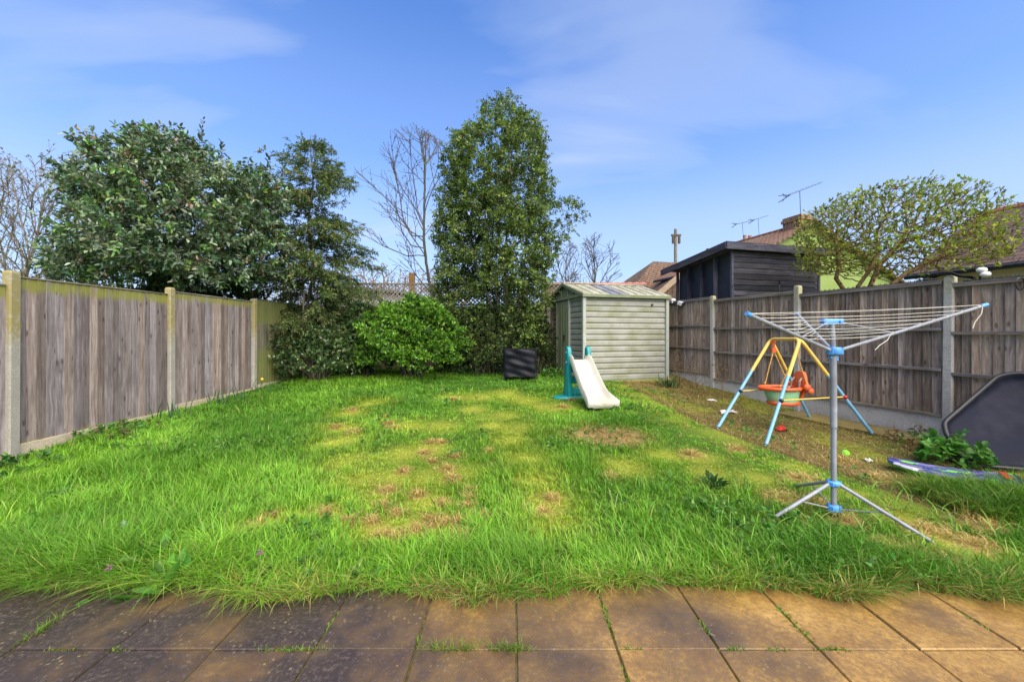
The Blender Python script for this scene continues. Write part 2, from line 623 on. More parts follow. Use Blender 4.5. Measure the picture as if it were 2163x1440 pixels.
def ground_mat():
    m, nt, b = new_mat('soil_and_thatch', 0.95, 0.1)
    a = N(nt, 'ShaderNodeAttribute', attribute_name='Col')
    v = coords(nt, 'World')
    n1 = noise(nt, v, 45, 5, 0.7)
    c = mixc(nt, 1.0, a.outputs[0], ramp(nt, [(0.3, 0.45), (0.7, 1.5)], n1).outputs[0], 'MULTIPLY')
    nt.links.new(c, b.inputs['Base Color'])
    bump(nt, b, n1, 0.9, 0.02)
    return m


MT['ground'] = ground_mat()
MT['grass'] = leaf_mat('grass_blade', 0.55, 0.32, 0.25)
MT['leaf'] = leaf_mat('leaf', 0.5, 0.30, 0.3)
MT['leaf_gloss'] = leaf_mat('glossy_leaf', 0.34, 0.14, 0.5)
MT['straw'] = leaf_mat('dry_stem', 0.8, 0.1, 0.1)
MT['bark'] = speckle('bark', (0.055, 0.045, 0.035), (0.15, 0.125, 0.095), 14, 0.9, 0.15, 0.6, (0.11, 0.12, 0.05), 3.0, stretch=(1, 1, 0.35), bdist=0.01)
MT['bark_pale'] = speckle('pale_bark', (0.13, 0.105, 0.08), (0.27, 0.23, 0.18), 14, 0.9, 0.15, 0.5, (0.18, 0.18, 0.09), 3.0, stretch=(1, 1, 0.35), bdist=0.01)
MT['bark_brown'] = speckle('brown_bark', (0.10, 0.06, 0.03), (0.24, 0.155, 0.075), 16, 0.9, 0.15, 0.5, (0.17, 0.15, 0.05), 3.0, stretch=(1, 1, 0.35), bdist=0.01)
MT['shed_metal'] = speckle('sage_grey_metal', (0.262, 0.264, 0.225), (0.32, 0.32, 0.28), 3, 0.5, 0.3, 0.05, (0.20, 0.21, 0.12), 2.3)
MT['shed_trim'] = speckle('pale_sage_trim', (0.32, 0.34, 0.30), (0.38, 0.40, 0.35), 3, 0.45, 0.35, 0.03, (0.30, 0.32, 0.2), 1.5)
MT['shed_green'] = speckle('green_metal', (0.15, 0.18, 0.10), (0.20, 0.23, 0.135), 4, 0.5, 0.35, 0.05, (0.12, 0.14, 0.06), 2.0)
MT['shed_roof'] = speckle('mossy_roof_sheet', (0.27, 0.265, 0.19), (0.39, 0.38, 0.31), 3.2, 0.55, 0.3, 0.1, (0.20, 0.19, 0.09), 3.0)
MT['shed_roof_dark'] = speckle('dark_roof_sheet', (0.12, 0.12, 0.15), (0.24, 0.24, 0.25), 3.2, 0.45, 0.4, 0.1)
MT['dark_metal'] = speckle('dark_metal', (0.02, 0.02, 0.022), (0.05, 0.05, 0.05), 9, 0.5, 0.4, 0.05)
MT['grey_tube'] = speckle('grey_coated_tube', (0.22, 0.235, 0.27), (0.30, 0.315, 0.35), 12, 0.38, 0.5, 0.05, (0.16, 0.165, 0.18), 6.0)
MT['blue_plastic'] = speckle('blue_plastic', (0.06, 0.25, 0.62), (0.10, 0.33, 0.72), 10, 0.4, 0.45, 0.03)
MT['line'] = speckle('washing_line', (0.50, 0.48, 0.40), (0.66, 0.63, 0.54), 30, 0.6, 0.3, 0.0)
MT['teal'] = speckle('teal_plastic', (0.008, 0.22, 0.23), (0.014, 0.29, 0.29), 5, 0.38, 0.45, 0.03, (0.02, 0.20, 0.19), 2.5)
MT['cream'] = speckle('cream_plastic', (0.50, 0.48, 0.40), (0.57, 0.545, 0.46), 4, 0.42, 0.4, 0.03, (0.46, 0.43, 0.33), 2.2)
MT['swing_yellow'] = speckle('yellow_paint', (0.66, 0.42, 0.055), (0.76, 0.52, 0.11), 12, 0.45, 0.4, 0.04, (0.55, 0.38, 0.12), 6)
MT['swing_blue'] = speckle('sky_blue_paint', (0.13, 0.36, 0.58), (0.20, 0.45, 0.68), 12, 0.45, 0.4, 0.04, (0.25, 0.36, 0.42), 7)
MT['orange'] = speckle('orange_plastic', (0.62, 0.075, 0.016), (0.74, 0.12, 0.03), 6, 0.45, 0.4, 0.03, (0.6, 0.16, 0.06), 3)
MT['mint'] = speckle('mint_plastic', (0.20, 0.46, 0.25), (0.28, 0.54, 0.32), 5, 0.5, 0.35, 0.03, (0.42, 0.44, 0.22), 2.5)
MT['rope'] = speckle('orange_rope', (0.55, 0.26, 0.05), (0.68, 0.38, 0.10), 40, 0.8, 0.2, 0.2)
MT['strap'] = speckle('cream_strap', (0.55, 0.48, 0.36), (0.65, 0.58, 0.45), 30, 0.8, 0.2, 0.1)
MT['tray'] = speckle('black_polythene', (0.012, 0.013, 0.024), (0.017, 0.019, 0.034), 3, 0.6, 0.1, 0.06, (0.030, 0.030, 0.045), 2.4)
MT['cover'] = speckle('black_cover', (0.005, 0.006, 0.009), (0.011, 0.012, 0.018), 5, 0.5, 0.18, 0.12)
MT['white'] = speckle('white_plastic', (0.62, 0.62, 0.60), (0.76, 0.76, 0.74), 8, 0.4, 0.4, 0.02)
MT['cable'] = speckle('black_rubber', (0.008, 0.008, 0.009), (0.016, 0.016, 0.018), 8, 0.75, 0.15, 0.03)
MT['black'] = speckle('black_plastic', (0.012, 0.012, 0.014), (0.03, 0.03, 0.032), 8, 0.45, 0.4, 0.03)
MT['red'] = speckle('red_plastic', (0.42, 0.015, 0.015), (0.55, 0.03, 0.02), 8, 0.4, 0.4, 0.02)
MT['lime'] = speckle('lime_ball', (0.17, 0.62, 0.03), (0.26, 0.74, 0.06), 14, 0.55, 0.3, 0.05)
MT['film'] = speckle('dull_clear_film', (0.40, 0.37, 0.36), (0.62, 0.58, 0.56), 18, 0.25, 0.6, 0.4)


def tile_mat(name, c1, c2, c3, sx, sz):
    m, nt, b = new_mat(name, 0.85, 0.2)
    v = coords(nt, 'Object')
    br = N(nt, 'ShaderNodeTexBrick', offset=0.5)
    br.inputs['Color1'].default_value = (*c1, 1)
    br.inputs['Color2'].default_value = (*c2, 1)
    br.inputs['Mortar'].default_value = (c1[0] * 0.3, c1[1] * 0.3, c1[2] * 0.3, 1)
    br.inputs['Scale'].default_value = 1.0
    br.inputs['Mortar Size'].default_value = 0.014
    br.inputs['Brick Width'].default_value = sx
    br.inputs['Row Height'].default_value = sz
    nt.links.new(v, br.inputs['Vector'])
    n = noise(nt, v, 1.6, 5, 0.7)
    c = mixc(nt, ramp(nt, [(0.42, 0.0), (0.68, 0.75)], n).outputs[0], br.outputs[0], c3)
    n2 = noise(nt, v, 11, 4, 0.7)
    c = mixc(nt, 1.0, c, ramp(nt, [(0.3, 0.55), (0.7, 1.4)], n2).outputs[0], 'MULTIPLY')
    nt.links.new(c, b.inputs['Base Color'])
    bump(nt, b, vmath(nt, 'SUBTRACT', n2, br.outputs['Fac']), 0.8, 0.03)
    return m


MT['tile_brown'] = tile_mat('brown_roof_tiles', (0.14, 0.085, 0.060), (0.19, 0.105, 0.07), (0.13, 0.115, 0.085), 0.2, 0.14)
MT['tile_red'] = tile_mat('red_brown_roof_tiles', (0.21, 0.10, 0.065), (0.27, 0.14, 0.09), (0.17, 0.135, 0.10), 0.2, 0.14)
MT['tile_dark'] = tile_mat('dark_roof_tiles', (0.105, 0.068, 0.058), (0.14, 0.085, 0.07), (0.10, 0.085, 0.075), 0.25, 0.16)
MT['brick'] = tile_mat('brick_wall', (0.30, 0.17, 0.10), (0.36, 0.21, 0.13), (0.30, 0.22, 0.14), 0.22, 0.075)
MT['ridge_red'] = speckle('red_ridge_tile', (0.30, 0.10, 0.06), (0.38, 0.14, 0.09), 6, 0.8, 0.2, 0.3)
MT['corr_red'] = speckle('red_roof_sheet', (0.45, 0.17, 0.14), (0.55, 0.25, 0.21), 5, 0.6, 0.3, 0.1)
MT['render_green'] = speckle('lime_green_render', (0.21, 0.28, 0.08), (0.25, 0.32, 0.10), 3, 0.85, 0.2, 0.15, (0.22, 0.31, 0.09), 1.2)
MT['render_cream'] = speckle('cream_render', (0.66, 0.61, 0.50), (0.74, 0.69, 0.57), 3, 0.85, 0.2, 0.15)
MT['render_grey'] = speckle('pale_render', (0.50, 0.50, 0.52), (0.62, 0.62, 0.63), 3, 0.8, 0.2, 0.1)
MT['barge'] = speckle('buff_barge_board', (0.30, 0.22, 0.15), (0.40, 0.30, 0.21), 6, 0.8, 0.2, 0.1)
MT['glass'] = new_mat('dark_glass', 0.08, 0.6)[0]
MT['glass'].node_tree.nodes['Principled BSDF'].inputs['Base Color'].default_value = (0.03, 0.035, 0.04, 1)
MT['terracotta'] = speckle('terracotta', (0.30, 0.16, 0.09), (0.38, 0.22, 0.13), 6, 0.85, 0.2, 0.2)

# ------------------------------------------------------------------ lawn wear map (where the turf is dead, worn or bare)
YEL = []                                             # worn, yellowish turf: world point, radius
for pts, r in (([(960, 838), (1000, 865), (1045, 900), (1080, 930), (1110, 970), (1135, 1015), (1155, 1060), (1180, 1105)], 0.27),
               ([(790, 850), (745, 875), (715, 905), (718, 935), (745, 975), (775, 1010)], 0.30),
               ([(520, 1122), (580, 1105), (640, 1090), (700, 1083)], 0.10),
               ([(1010, 838), (1060, 832), (1110, 845), (1160, 860)], 0.4),
               ([(1060, 880), (1085, 905)], 0.35), ([(830, 1010), (815, 1040), (850, 960), (900, 950), (870, 900), (930, 900), (950, 1000), (900, 1010)], 0.30),
               ([(1320, 985), (1400, 960), (1470, 965)], 0.25), ([(1500, 1000), (1600, 1010), (1680, 985)], 0.22),
               ([(1800, 1040), (1900, 1090), (2000, 1150), (2060, 1170)], 0.16), ([(900, 1060), (880, 1110), (800, 1120)], 0.2)):
    for p in pts:
        w = on_ground(*p)
        YEL.append((w.x, w.y, r))
DOTS = []
for zx, zy, s in ((1275, 320, 6), (1340, 390, 10), (1080, 410, 9), (1300, 360, 8), (1580, 480, 8), (1640, 485, 7), (1540, 550, 8), (1590, 605, 7), (1730, 575, 8),
                  (1680, 655, 9), (1720, 720, 8), (1400, 670, 8), (1300, 790, 10), (1830, 795, 5), (1490, 825, 8), (1830, 850, 5), (1660, 885, 8), (1815, 905, 7),
                  (1270, 905, 7), (1190, 1000, 8), (1360, 950, 7), (1580, 990, 9), (1680, 1010, 8), (1780, 1000, 9), (1510, 1050, 9), (1270, 1090, 8),
                  (1780, 1090, 8), (1730, 1150, 8), (870, 940, 10), (450, 1030, 9), (390, 1075, 10), (530, 970, 7), (1040, 1000, 7), (1910, 975, 4),
                  (1720, 200, 10), (960, 380, 8), (1060, 270, 9), (1350, 1110, 9), (1960, 545, 6)):
    w = on_ground(400 + zx * 0.3236, 780 + zy * 0.3236)
    DOTS.append((w.x, w.y, s * 0.0075))
for px, py, r in ((1945, 965, .05), (1290, 1010, .05), (1650, 1050, .12), (1720, 1060, .10), (1790, 1100, .10), (1960, 1120, .12), (2060, 1150, .12), (1990, 1190, .10), (1690, 1010, .14),
                  (1460, 960, .10), (1560, 950, .10), (2080, 1110, .12), (1880, 1160, .12), (1150, 1085, .07), (1165, 1055, .06), (1190, 860, .08), (1210, 845, .07),
                  (1780, 975, .14), (1850, 1010, .12)):
    w = on_ground(px, py)
    DOTS.append((w.x, w.y, r))
BARE = on_ground(1280, 918)
EDGE = [on_ground(*p) for p in ((1345, 822), (1400, 850), (1500, 900), (1620, 945), (1800, 1005), (1950, 1062), (2163, 1135))]
EDGE.append(EDGE[-1] + (EDGE[-1] - EDGE[-2]) * 3)


def wear(x, y):
    """worn (0..1), dead tufts (0..1), bare soil (0..1) and lushness at points of the lawn"""
    worn = np.zeros_like(x)
    for bx, by, r in YEL:
        worn = np.maximum(worn, np.exp(-(((x - bx) ** 2 + (y - by) ** 2) / (r * r))))
    nz = fbm(x * 3.1, y * 3.1, 21)
    worn = np.clip(worn * (0.55 + 1.0 * nz), 0, 1)
    dead = np.zeros_like(x)
    for bx, by, r in DOTS:
        dead = np.maximum(dead, np.exp(-((((x - bx) / 1.25) ** 2 + (y - by) ** 2) / (r * r)) ** 1.5))
    bare = np.exp(-((((x - BARE.x) / 0.52) ** 2 + ((y - BARE.y + .05) / 0.40) ** 2) * (.6 + .8 * fbm(x * 5, y * 5, 87))) ** 2)
    # strip along the fence behind the swing: right of the old path edge
    ey = np.array([p.y for p in EDGE])[::-1]
    ex = np.array([p.x for p in EDGE])[::-1]
    side = x - np.interp(y, ey, ex)
    strip = sstep(-0.05, 0.18, side) * sstep(2.9, 3.6, y) * (1 - sstep(9.5, 10.5, y))
    lush_r = sstep(3.35, 3.75, x + .35 * (fbm(x * 3, y * 3, 77) - .5)) * (1 - sstep(3.35, 3.62, y)) * sstep(2.75, 2.95, y)
    strip = strip * (1 - np.clip(lush_r, 0, 1))
    strip = np.clip(strip * (0.28 + 1.25 * fbm(x * 2.2, y * 2.2, 5)), 0, 1)
    groove = np.exp(-(side / 0.07) ** 2) * sstep(2.6, 3.0, y) * (1 - sstep(9, 9.8, y))
    bare = np.maximum(bare, groove * 0.8)
    near = sstep(-0.9, 0.0, side) * (1 - sstep(0.0, 0.05, side))
    worn = np.maximum(worn, near * 0.7 * sstep(0.3, 0.7, fbm(x * 2.5, y * 2.5, 31)))
    return worn, dead, bare, strip, side, np.clip(lush_r, 0, 1)


# ------------------------------------------------------------------ ground sheet
def build_ground():
    fx = np.arange(-7.2, 7.6, 0.07)
    xs = np.concatenate([[-4000, -900, -250, -90, -40, -22, -14, -10, -8], fx, [8.5, 10, 14, 22, 40, 90, 250, 900, 4000]])
    fy = np.arange(1.6, 11.6, 0.07)
    ys = np.concatenate([[-900, -100, -20, -6, -2, 0.5], fy, [12.5, 14, 18, 25, 40, 90, 250, 900, 5000]])
    X, Y = np.meshgrid(xs, ys)
    Z = gnd(X, Y)
    Z = np.where(Y > 12.5, 0.45, Z)
    V = np.stack([X.ravel(), Y.ravel(), Z.ravel()], 1)
    nx, ny = len(xs), len(ys)
    i = (np.arange(ny - 1)[:, None] * nx + np.arange(nx - 1)[None, :]).ravel()
    loops = np.stack([i, i + 1, i + nx + 1, i + nx], 1).ravel()
    x, y = V[:, 0], V[:, 1]
    worn, dead, bare, strip, side, lr = wear(x, y)
    n = fbm(x * 4, y * 4, 9)[:, None]
    c = np.array([0.045, 0.105, 0.014]) * (0.6 + 0.8 * n)

    def lay(c, f, k):
        f = np.clip(f, 0, 1)[:, None]
        return c * (1 - f) + np.array(k) * (0.7 + 0.6 * n) * f
    c = lay(c, worn * 0.95, (0.24, 0.27, 0.035))
    c = lay(c, strip * 0.95, (0.17, 0.12, 0.05))
    moss = sstep(0.42, 0.58, fbm(x * 1.7 + 9, y * 1.7, 41)) * np.clip(strip + 0.15, 0, 1)
    c = lay(c, moss * 0.95, (0.20, 0.235, 0.028))
    c = lay(c, dead, (0.36, 0.25, 0.09))
    c = lay(c, bare * 0.95, (0.30, 0.20, 0.085))
    gro = np.exp(-(side / 0.07) ** 2) * sstep(2.6, 3.0, y) * (1 - sstep(9, 9.8, y))
    c = lay(c, gro * 0.7, (0.05, 0.036, 0.02))
    me = np_mesh('ground', V, loops, np.full(len(i), 4), MT['ground'], c, True)
    o = link('ground', me)
    tag(o, 'lawn soil and ground of the garden and plots around it', kind='structure')


build_ground()


# ------------------------------------------------------------------ patio
def build_patio():
    pat = MB()
    pat.box((0, 0.42, -0.026), (12.6, 3.44, 0.03))
    pt = pat.build('patio', speckle('patio_bedding', (0.06, 0.05, 0.03), (0.13, 0.11, 0.05), 40, 0.95, 0.1, 0.4, (0.13, 0.15, 0.02), 5, 'World'))
    tag(pt, 'paved patio of square concrete slabs before the lawn', kind='structure')
    S = 0.449
    meshes = []
    for k in range(6):
        b = MB()
        w = S - 0.0075
        h = 0.032
        e = 0.006
        j = [random.uniform(-0.002, 0.002) for _ in range(8)]
        lo = [(-w / 2 + j[0], -w / 2 + j[1]), (w / 2 + j[2], -w / 2 + j[3]), (w / 2 + j[4], w / 2 + j[5]), (-w / 2 + j[6], w / 2 + j[7])]
        r0 = [Vector((p[0], p[1], -h)) for p in lo]
        r1 = [Vector((p[0], p[1], -e)) for p in lo]
        r2 = [Vector((p[0] * (1 - 2.6 * e), p[1] * (1 - 2.6 * e), 0)) for p in lo]
        b.rings([r0, r1, r2])
        meshes.append(b.mesh('patio_slab', MT['slab']))
    for r in range(-5, 2):
        for c in range(-13, 14):
            o = link('patio_slab', meshes[(r * 7 + c * 3) % 6], pt)
            o.location = (0.020 + (c + 0.5) * S, 1.709 + (r - 0.5 + 0) * S + S * 0, 0.0 + random.uniform(-0.004, 0.002))
            o.rotation_euler = (random.uniform(-0.007, 0.007), random.uniform(-0.007, 0.007), random.choice((0, 1, 2, 3)) * math.pi / 2 + random.uniform(-0.004, 0.004))
            if r == 1:
                o.location.y = 1.709 + 0.5 * S


build_patio()


# ------------------------------------------------------------------ boards set in place by their ends
_plank = {}


def plank(name, mat, parent, a, b, wdir, w, t, ch=0.002, var=0):
    """a straight board from a to b (local z runs along it), width w along wdir, thickness t"""
    a, b, wdir = Vector(a), Vector(b), Vector(wdir)
    L = (b - a).length
    key = (round(L, 3), round(w, 4), round(t, 4), mat.name, var)
    me = _plank.get(key)
    if me is None:
        mb = MB()
        mb.box((0, 0, L / 2), (w, t, L), ch=ch)
        me = _plank[key] = mb.mesh(name, mat)
    z = (b - a).normalized()
    x = (wdir - z * wdir.dot(z)).normalized()
    y = z.cross(x)
    o = link(name, me, parent)
    M = Matrix((x, y, z)).transposed().to_4x4()
    M.translation = a
    o.matrix_basis = M
    return o


def sheet(name, mat, parent, p0, ux, uy, lx, ly, th):
    """a flat slab: local x along ux, local y along uy, thickness below the plane"""
    ux, uy = Vector(ux).normalized(), Vector(uy)
    uy = (uy - ux * uy.dot(ux)).normalized()
    n = ux.cross(uy)
    mb = MB()
    mb.box((lx / 2, ly / 2, -th / 2), (lx, ly, th))
    o = link(name, mb.mesh(name, mat), parent)
    M = Matrix((ux, uy, n)).transposed().to_4x4()
    M.translation = Vector(p0)
    o.matrix_basis = M
    return o


# ------------------------------------------------------------------ fences
def post_mesh(h, w, mat):
    b = MB()
    x = w / 2
    c = 0.012
    prof = [(-x + c, -x), (x - c, -x), (x, -x + c), (x, x - c), (x - c, x), (-x + c, x), (-x, x - c), (-x, -x + c)]
    r0 = [Vector((p[0], p[1], 0)) for p in prof]
    r1 = [Vector((p[0], p[1], h - 0.03)) for p in prof]
    r2 = [Vector((p[0] * 0.82, p[1] * 0.82, h - 0.006)) for p in prof]
    r3 = [Vector((p[0] * 0.5, p[1] * 0.5, h)) for p in prof]
    b.rings([r0, r1, r2, r3])
    return b.mesh('concrete_post', mat)


def board_mesh(w, h, mat, seed):
    """feather-edged board, local z up, thicker on one edge, slightly wavy, ragged foot"""
    rr = random.Random(seed)
    rings = []
    ns = 5
    for k in range(ns + 1):
        z = h * k / ns
        dx = rr.uniform(-0.0025, 0.0025)
        dy = rr.uniform(-0.0015, 0.0015)
        z0 = z + (rr.uniform(-0.01, 0.0) if k == 0 else 0)
        z1 = z + (rr.uniform(-0.01, 0.0) if k == 0 else 0)
        rings.append([Vector((-w / 2 + dx, -0.003 + dy, z0)), Vector((w / 2 + dx, -0.007 + dy, z1)), Vector((w / 2 + dx, 0.007 + dy, z1)), Vector((-w / 2 + dx, 0.003 + dy, z0))])
    b = MB()
    b.rings(rings)
    return b.mesh('board', mat)


def build_fence(label, origin, d, panels, posts, style, mats):
    """panels: (t0, t1, zbot, ztop, board material); posts: (t, ztop). local x runs along the fence"""
    rz = math.atan2(d[1], d[0])
    f = thing('fence', label, 'fence', (origin[0], origin[1], 0), rz)
    gs = mats['side']                                 # which local y is the garden
    H = 1.80
    cache = {}
    for (t, zt) in posts:
        key = round(zt, 2)
        if key not in cache:
            cache[key] = post_mesh(zt + 0.35, 0.10, mats['post'])
        o = link('concrete_post', cache[key], f)
        o.location = (t, 0, -0.35)
        o.rotation_euler = (random.uniform(-.008, .008), random.uniform(-.008, .008), random.uniform(-.02, .02))
    for i, (t0, t1, zb, zt, bm) in enumerate(panels):
        a, b = t0 + 0.05, t1 - 0.05
        g = MB()
        g.box(((a + b) / 2, 0, zb - 0.16), (b - a + 0.03, 0.045, 0.315))
        g.build('gravel_board', mats['gravel'], f, bevel=0.004)
        h = zt - zb
        fr = MB()
        pan = None
        if style == 'rails':
            pan = plank('panel', MT['rail'], f, (a, gs * 0.012, zt - 0.006), (b, gs * 0.012, zt - 0.006), (0, 1, 0), 0.062, 0.022)
            pan.name = 'panel'
            inv = pan.matrix_basis.inverted()
            for fz, hh in ((0.012, 0.035), (0.36, 0.04), (0.655, 0.04)):
                r = plank('rail', MT['rail'], pan, (a, gs * 0.030, zb + h * (1 - fz) if fz > 0.1 else zb + 0.018), (b, gs * 0.030, zb + h * (1 - fz) if fz > 0.1 else zb + 0.018), (0, 0, 1), hh, 0.036)
                r.matrix_basis = inv @ r.matrix_basis
            r = plank('rail', MT['rail'], pan, (a, gs * 0.026, zt - 0.035), (b, gs * 0.026, zt - 0.035), (0, 0, 1), 0.036, 0.03)
            r.matrix_basis = inv @ r.matrix_basis
            pitch, bw = 0.092, 0.118
        else:
            pan = plank('panel', MT['rail'], f, (a, -gs * 0.006, zt), (b, -gs * 0.006, zt), (0, 1, 0), 0.05, 0.016)
            inv = pan.matrix_basis.inverted()
            for fz in (0.05, 0.5, 0.93):
                r = plank('rail', MT['rail'], pan, (a, -gs * 0.034, zb + h * fz), (b, -gs * 0.034, zb + h * fz), (0, 0, 1), 0.04, 0.03)
                r.matrix_basis = inv @ r.matrix_basis
            pitch, bw = 0.090, 0.112
        n = int(round((b - a) / pitch))
        pitch = (b - a) / n
        bms = [board_mesh(bw, h - 0.012, bm, 100 * i + k) for k in range(5)]
        for k in range(n):
            o = link('board', bms[random.randrange(5)], pan)
            M = Matrix.Translation((a + (k + 0.5) * pitch, (-gs * 0.008 + random.choice((-.005, .004)) if style == 'rails' else 0.0) + random.uniform(-0.002, 0.002), zb + 0.002))
            M = M @ Matrix.Rotation((0.15 if style == 'rails' else 0.11) + random.uniform(-.02, .02), 4, 'Z') @ Matrix.Rotation(random.uniform(-.003, .003), 4, 'Y')
            o.matrix_basis = inv @ M
    return f


# left boundary: X = -5.39, running straight back
LF = lambda y: -5.39
build_fence('grey weathered board fence on the left with mossy top edges and lichened concrete posts', (-5.39, 0), (0, 1),
            [(0.20, 2.20, .03, 1.86, MT['wood_grey']), (2.20, 4.13, .09, 1.92, MT['wood_grey']), (4.13, 6.06, .20, 2.02, MT['wood_grey']),
             (6.06, 8.00, .27, 2.07, MT['wood_grey']), (8.00, 10.9, .33, 2.13, MT['wood_moss'])],
            [(0.20, 1.95), (2.20, 2.0), (4.13, 2.08), (6.06, 2.13), (8.00, 2.13), (10.9, 2.2)], 'flush',
            dict(side=-1, post=MT['post'], gravel=MT['gravel']))
# right boundary: X = 7.19 - 0.292 Y
RFX = lambda y: 7.19 - 0.292 * y
rl = math.sqrt(1 + 0.292 ** 2)
RD = Vector((-0.292, 1, 0)) / rl
Y0 = 1.2
tt = lambda y: (y - Y0) * rl
build_fence('brown railed board fence on the right with grey concrete posts and deep gravel boards', (RFX(Y0), Y0), (RD.x, RD.y),
            [(tt(1.2), tt(3.12), .22, 2.0, MT['wood_brown']), (tt(3.12), tt(5.04), .26, 2.055, MT['wood_brown']), (tt(5.04), tt(6.94), .30, 2.11, MT['wood_brown']),
             (tt(6.94), tt(8.81), .36, 2.175, MT['wood_brown']), (tt(8.81), tt(10.72), .44, 2.25, MT['wood_brown'])],
            [(tt(1.2), 2.1), (tt(3.12), 2.12), (tt(5.04), 2.16), (tt(6.94), 2.27), (tt(8.81), 2.27), (tt(10.72), 2.33)], 'rails',
            dict(side=1, post=MT['post_clean'], gravel=MT['gravel_grey']))


def build_back_fence():
    """close-boarded back fence with a diamond trellis along its top"""
    Yb, x0, x1 = 11.0, -5.30, 3.9
    f = thing('fence', 'back boundary fence of brown boards topped with a diamond lattice trellis', 'fence', (x0, Yb, 0), 0.0)
    xs = [0.0, 1.85, 3.70, 5.55, 6.35, 7.4, 9.2]
    xs = [0.0, 1.53, 3.06, 4.59, 6.12, 7.65, 9.2]
    for i, x in enumerate(xs):
        if i == 4:
            continue
        plank('post', MT['trellis'], f, (x, 0, 0.2), (x, 0, 2.86 if i < 5 else 2.2), (1, 0, 0), 0.07, 0.07)
    o = link('concrete_post', post_mesh(2.1, 0.11, MT['post_clean']), f)
    o.location = at(1158, 780, 11.0) - Vector((x0, Yb, 0))
    o.location.y = -0.06
    o.location.z = 0.05
    bms = [board_mesh(0.13, 1.75, MT['wood_brown'], 900 + k) for k in range(4)]
    for i in range(6):
        a, b = xs[i] + 0.035, xs[i + 1] - 0.035
        pan = plank('panel', MT['rail'], f, (a, 0.0, 2.22), (b, 0.0, 2.22), (0, 1, 0), 0.05, 0.04)
        inv = pan.matrix_basis.inverted()
        n = 14
        for k in range(n):
            q = link('board', bms[random.randrange(4)], pan)
            q.matrix_basis = inv @ (Matrix.Translation((a + (k + .5) * (b - a) / n, 0, 0.44)) @ Matrix.Rotation(0.07, 4, 'Z'))
        if i >= 5:
            continue
        tr = plank('trellis_frame', MT['trellis'], f, (a, 0, 2.83), (b, 0, 2.83), (0, 1, 0), 0.045, 0.04)
        inv = tr.matrix_basis.inverted()
        z0, z1 = 2.245, 2.81
        hgt = z1 - z0
        step = 0.115
        for sgn, yy in ((1, -0.008), (-1, 0.008)):
            m = int((b - a + hgt) / step)
            for k in range(m + 1):
                s = a - hgt + k * step + 0.05
                lo, hi = max(0.0, a - s), min(hgt, b - s)
                if hi - lo < 0.06:
                    continue
                if sgn > 0:
                    p, q = (s + lo, yy, z0 + lo), (s + hi, yy, z0 + hi)
                else:
                    p, q = (s + lo, yy, z1 - lo), (s + hi, yy, z1 - hi)
                w = plank('lath', MT['trellis'], tr, p, q, (1, 0, -sgn), 0.026, 0.009)
                w.matrix_basis = inv @ w.matrix_basis


build_back_fence()


# ------------------------------------------------------------------ metal shed
AX = Vector((-0.2534, 0.9673, 0))                    # along the fence, away from the camera
BX = Vector((0.9673, 0.2534, 0))                     # across, to the right


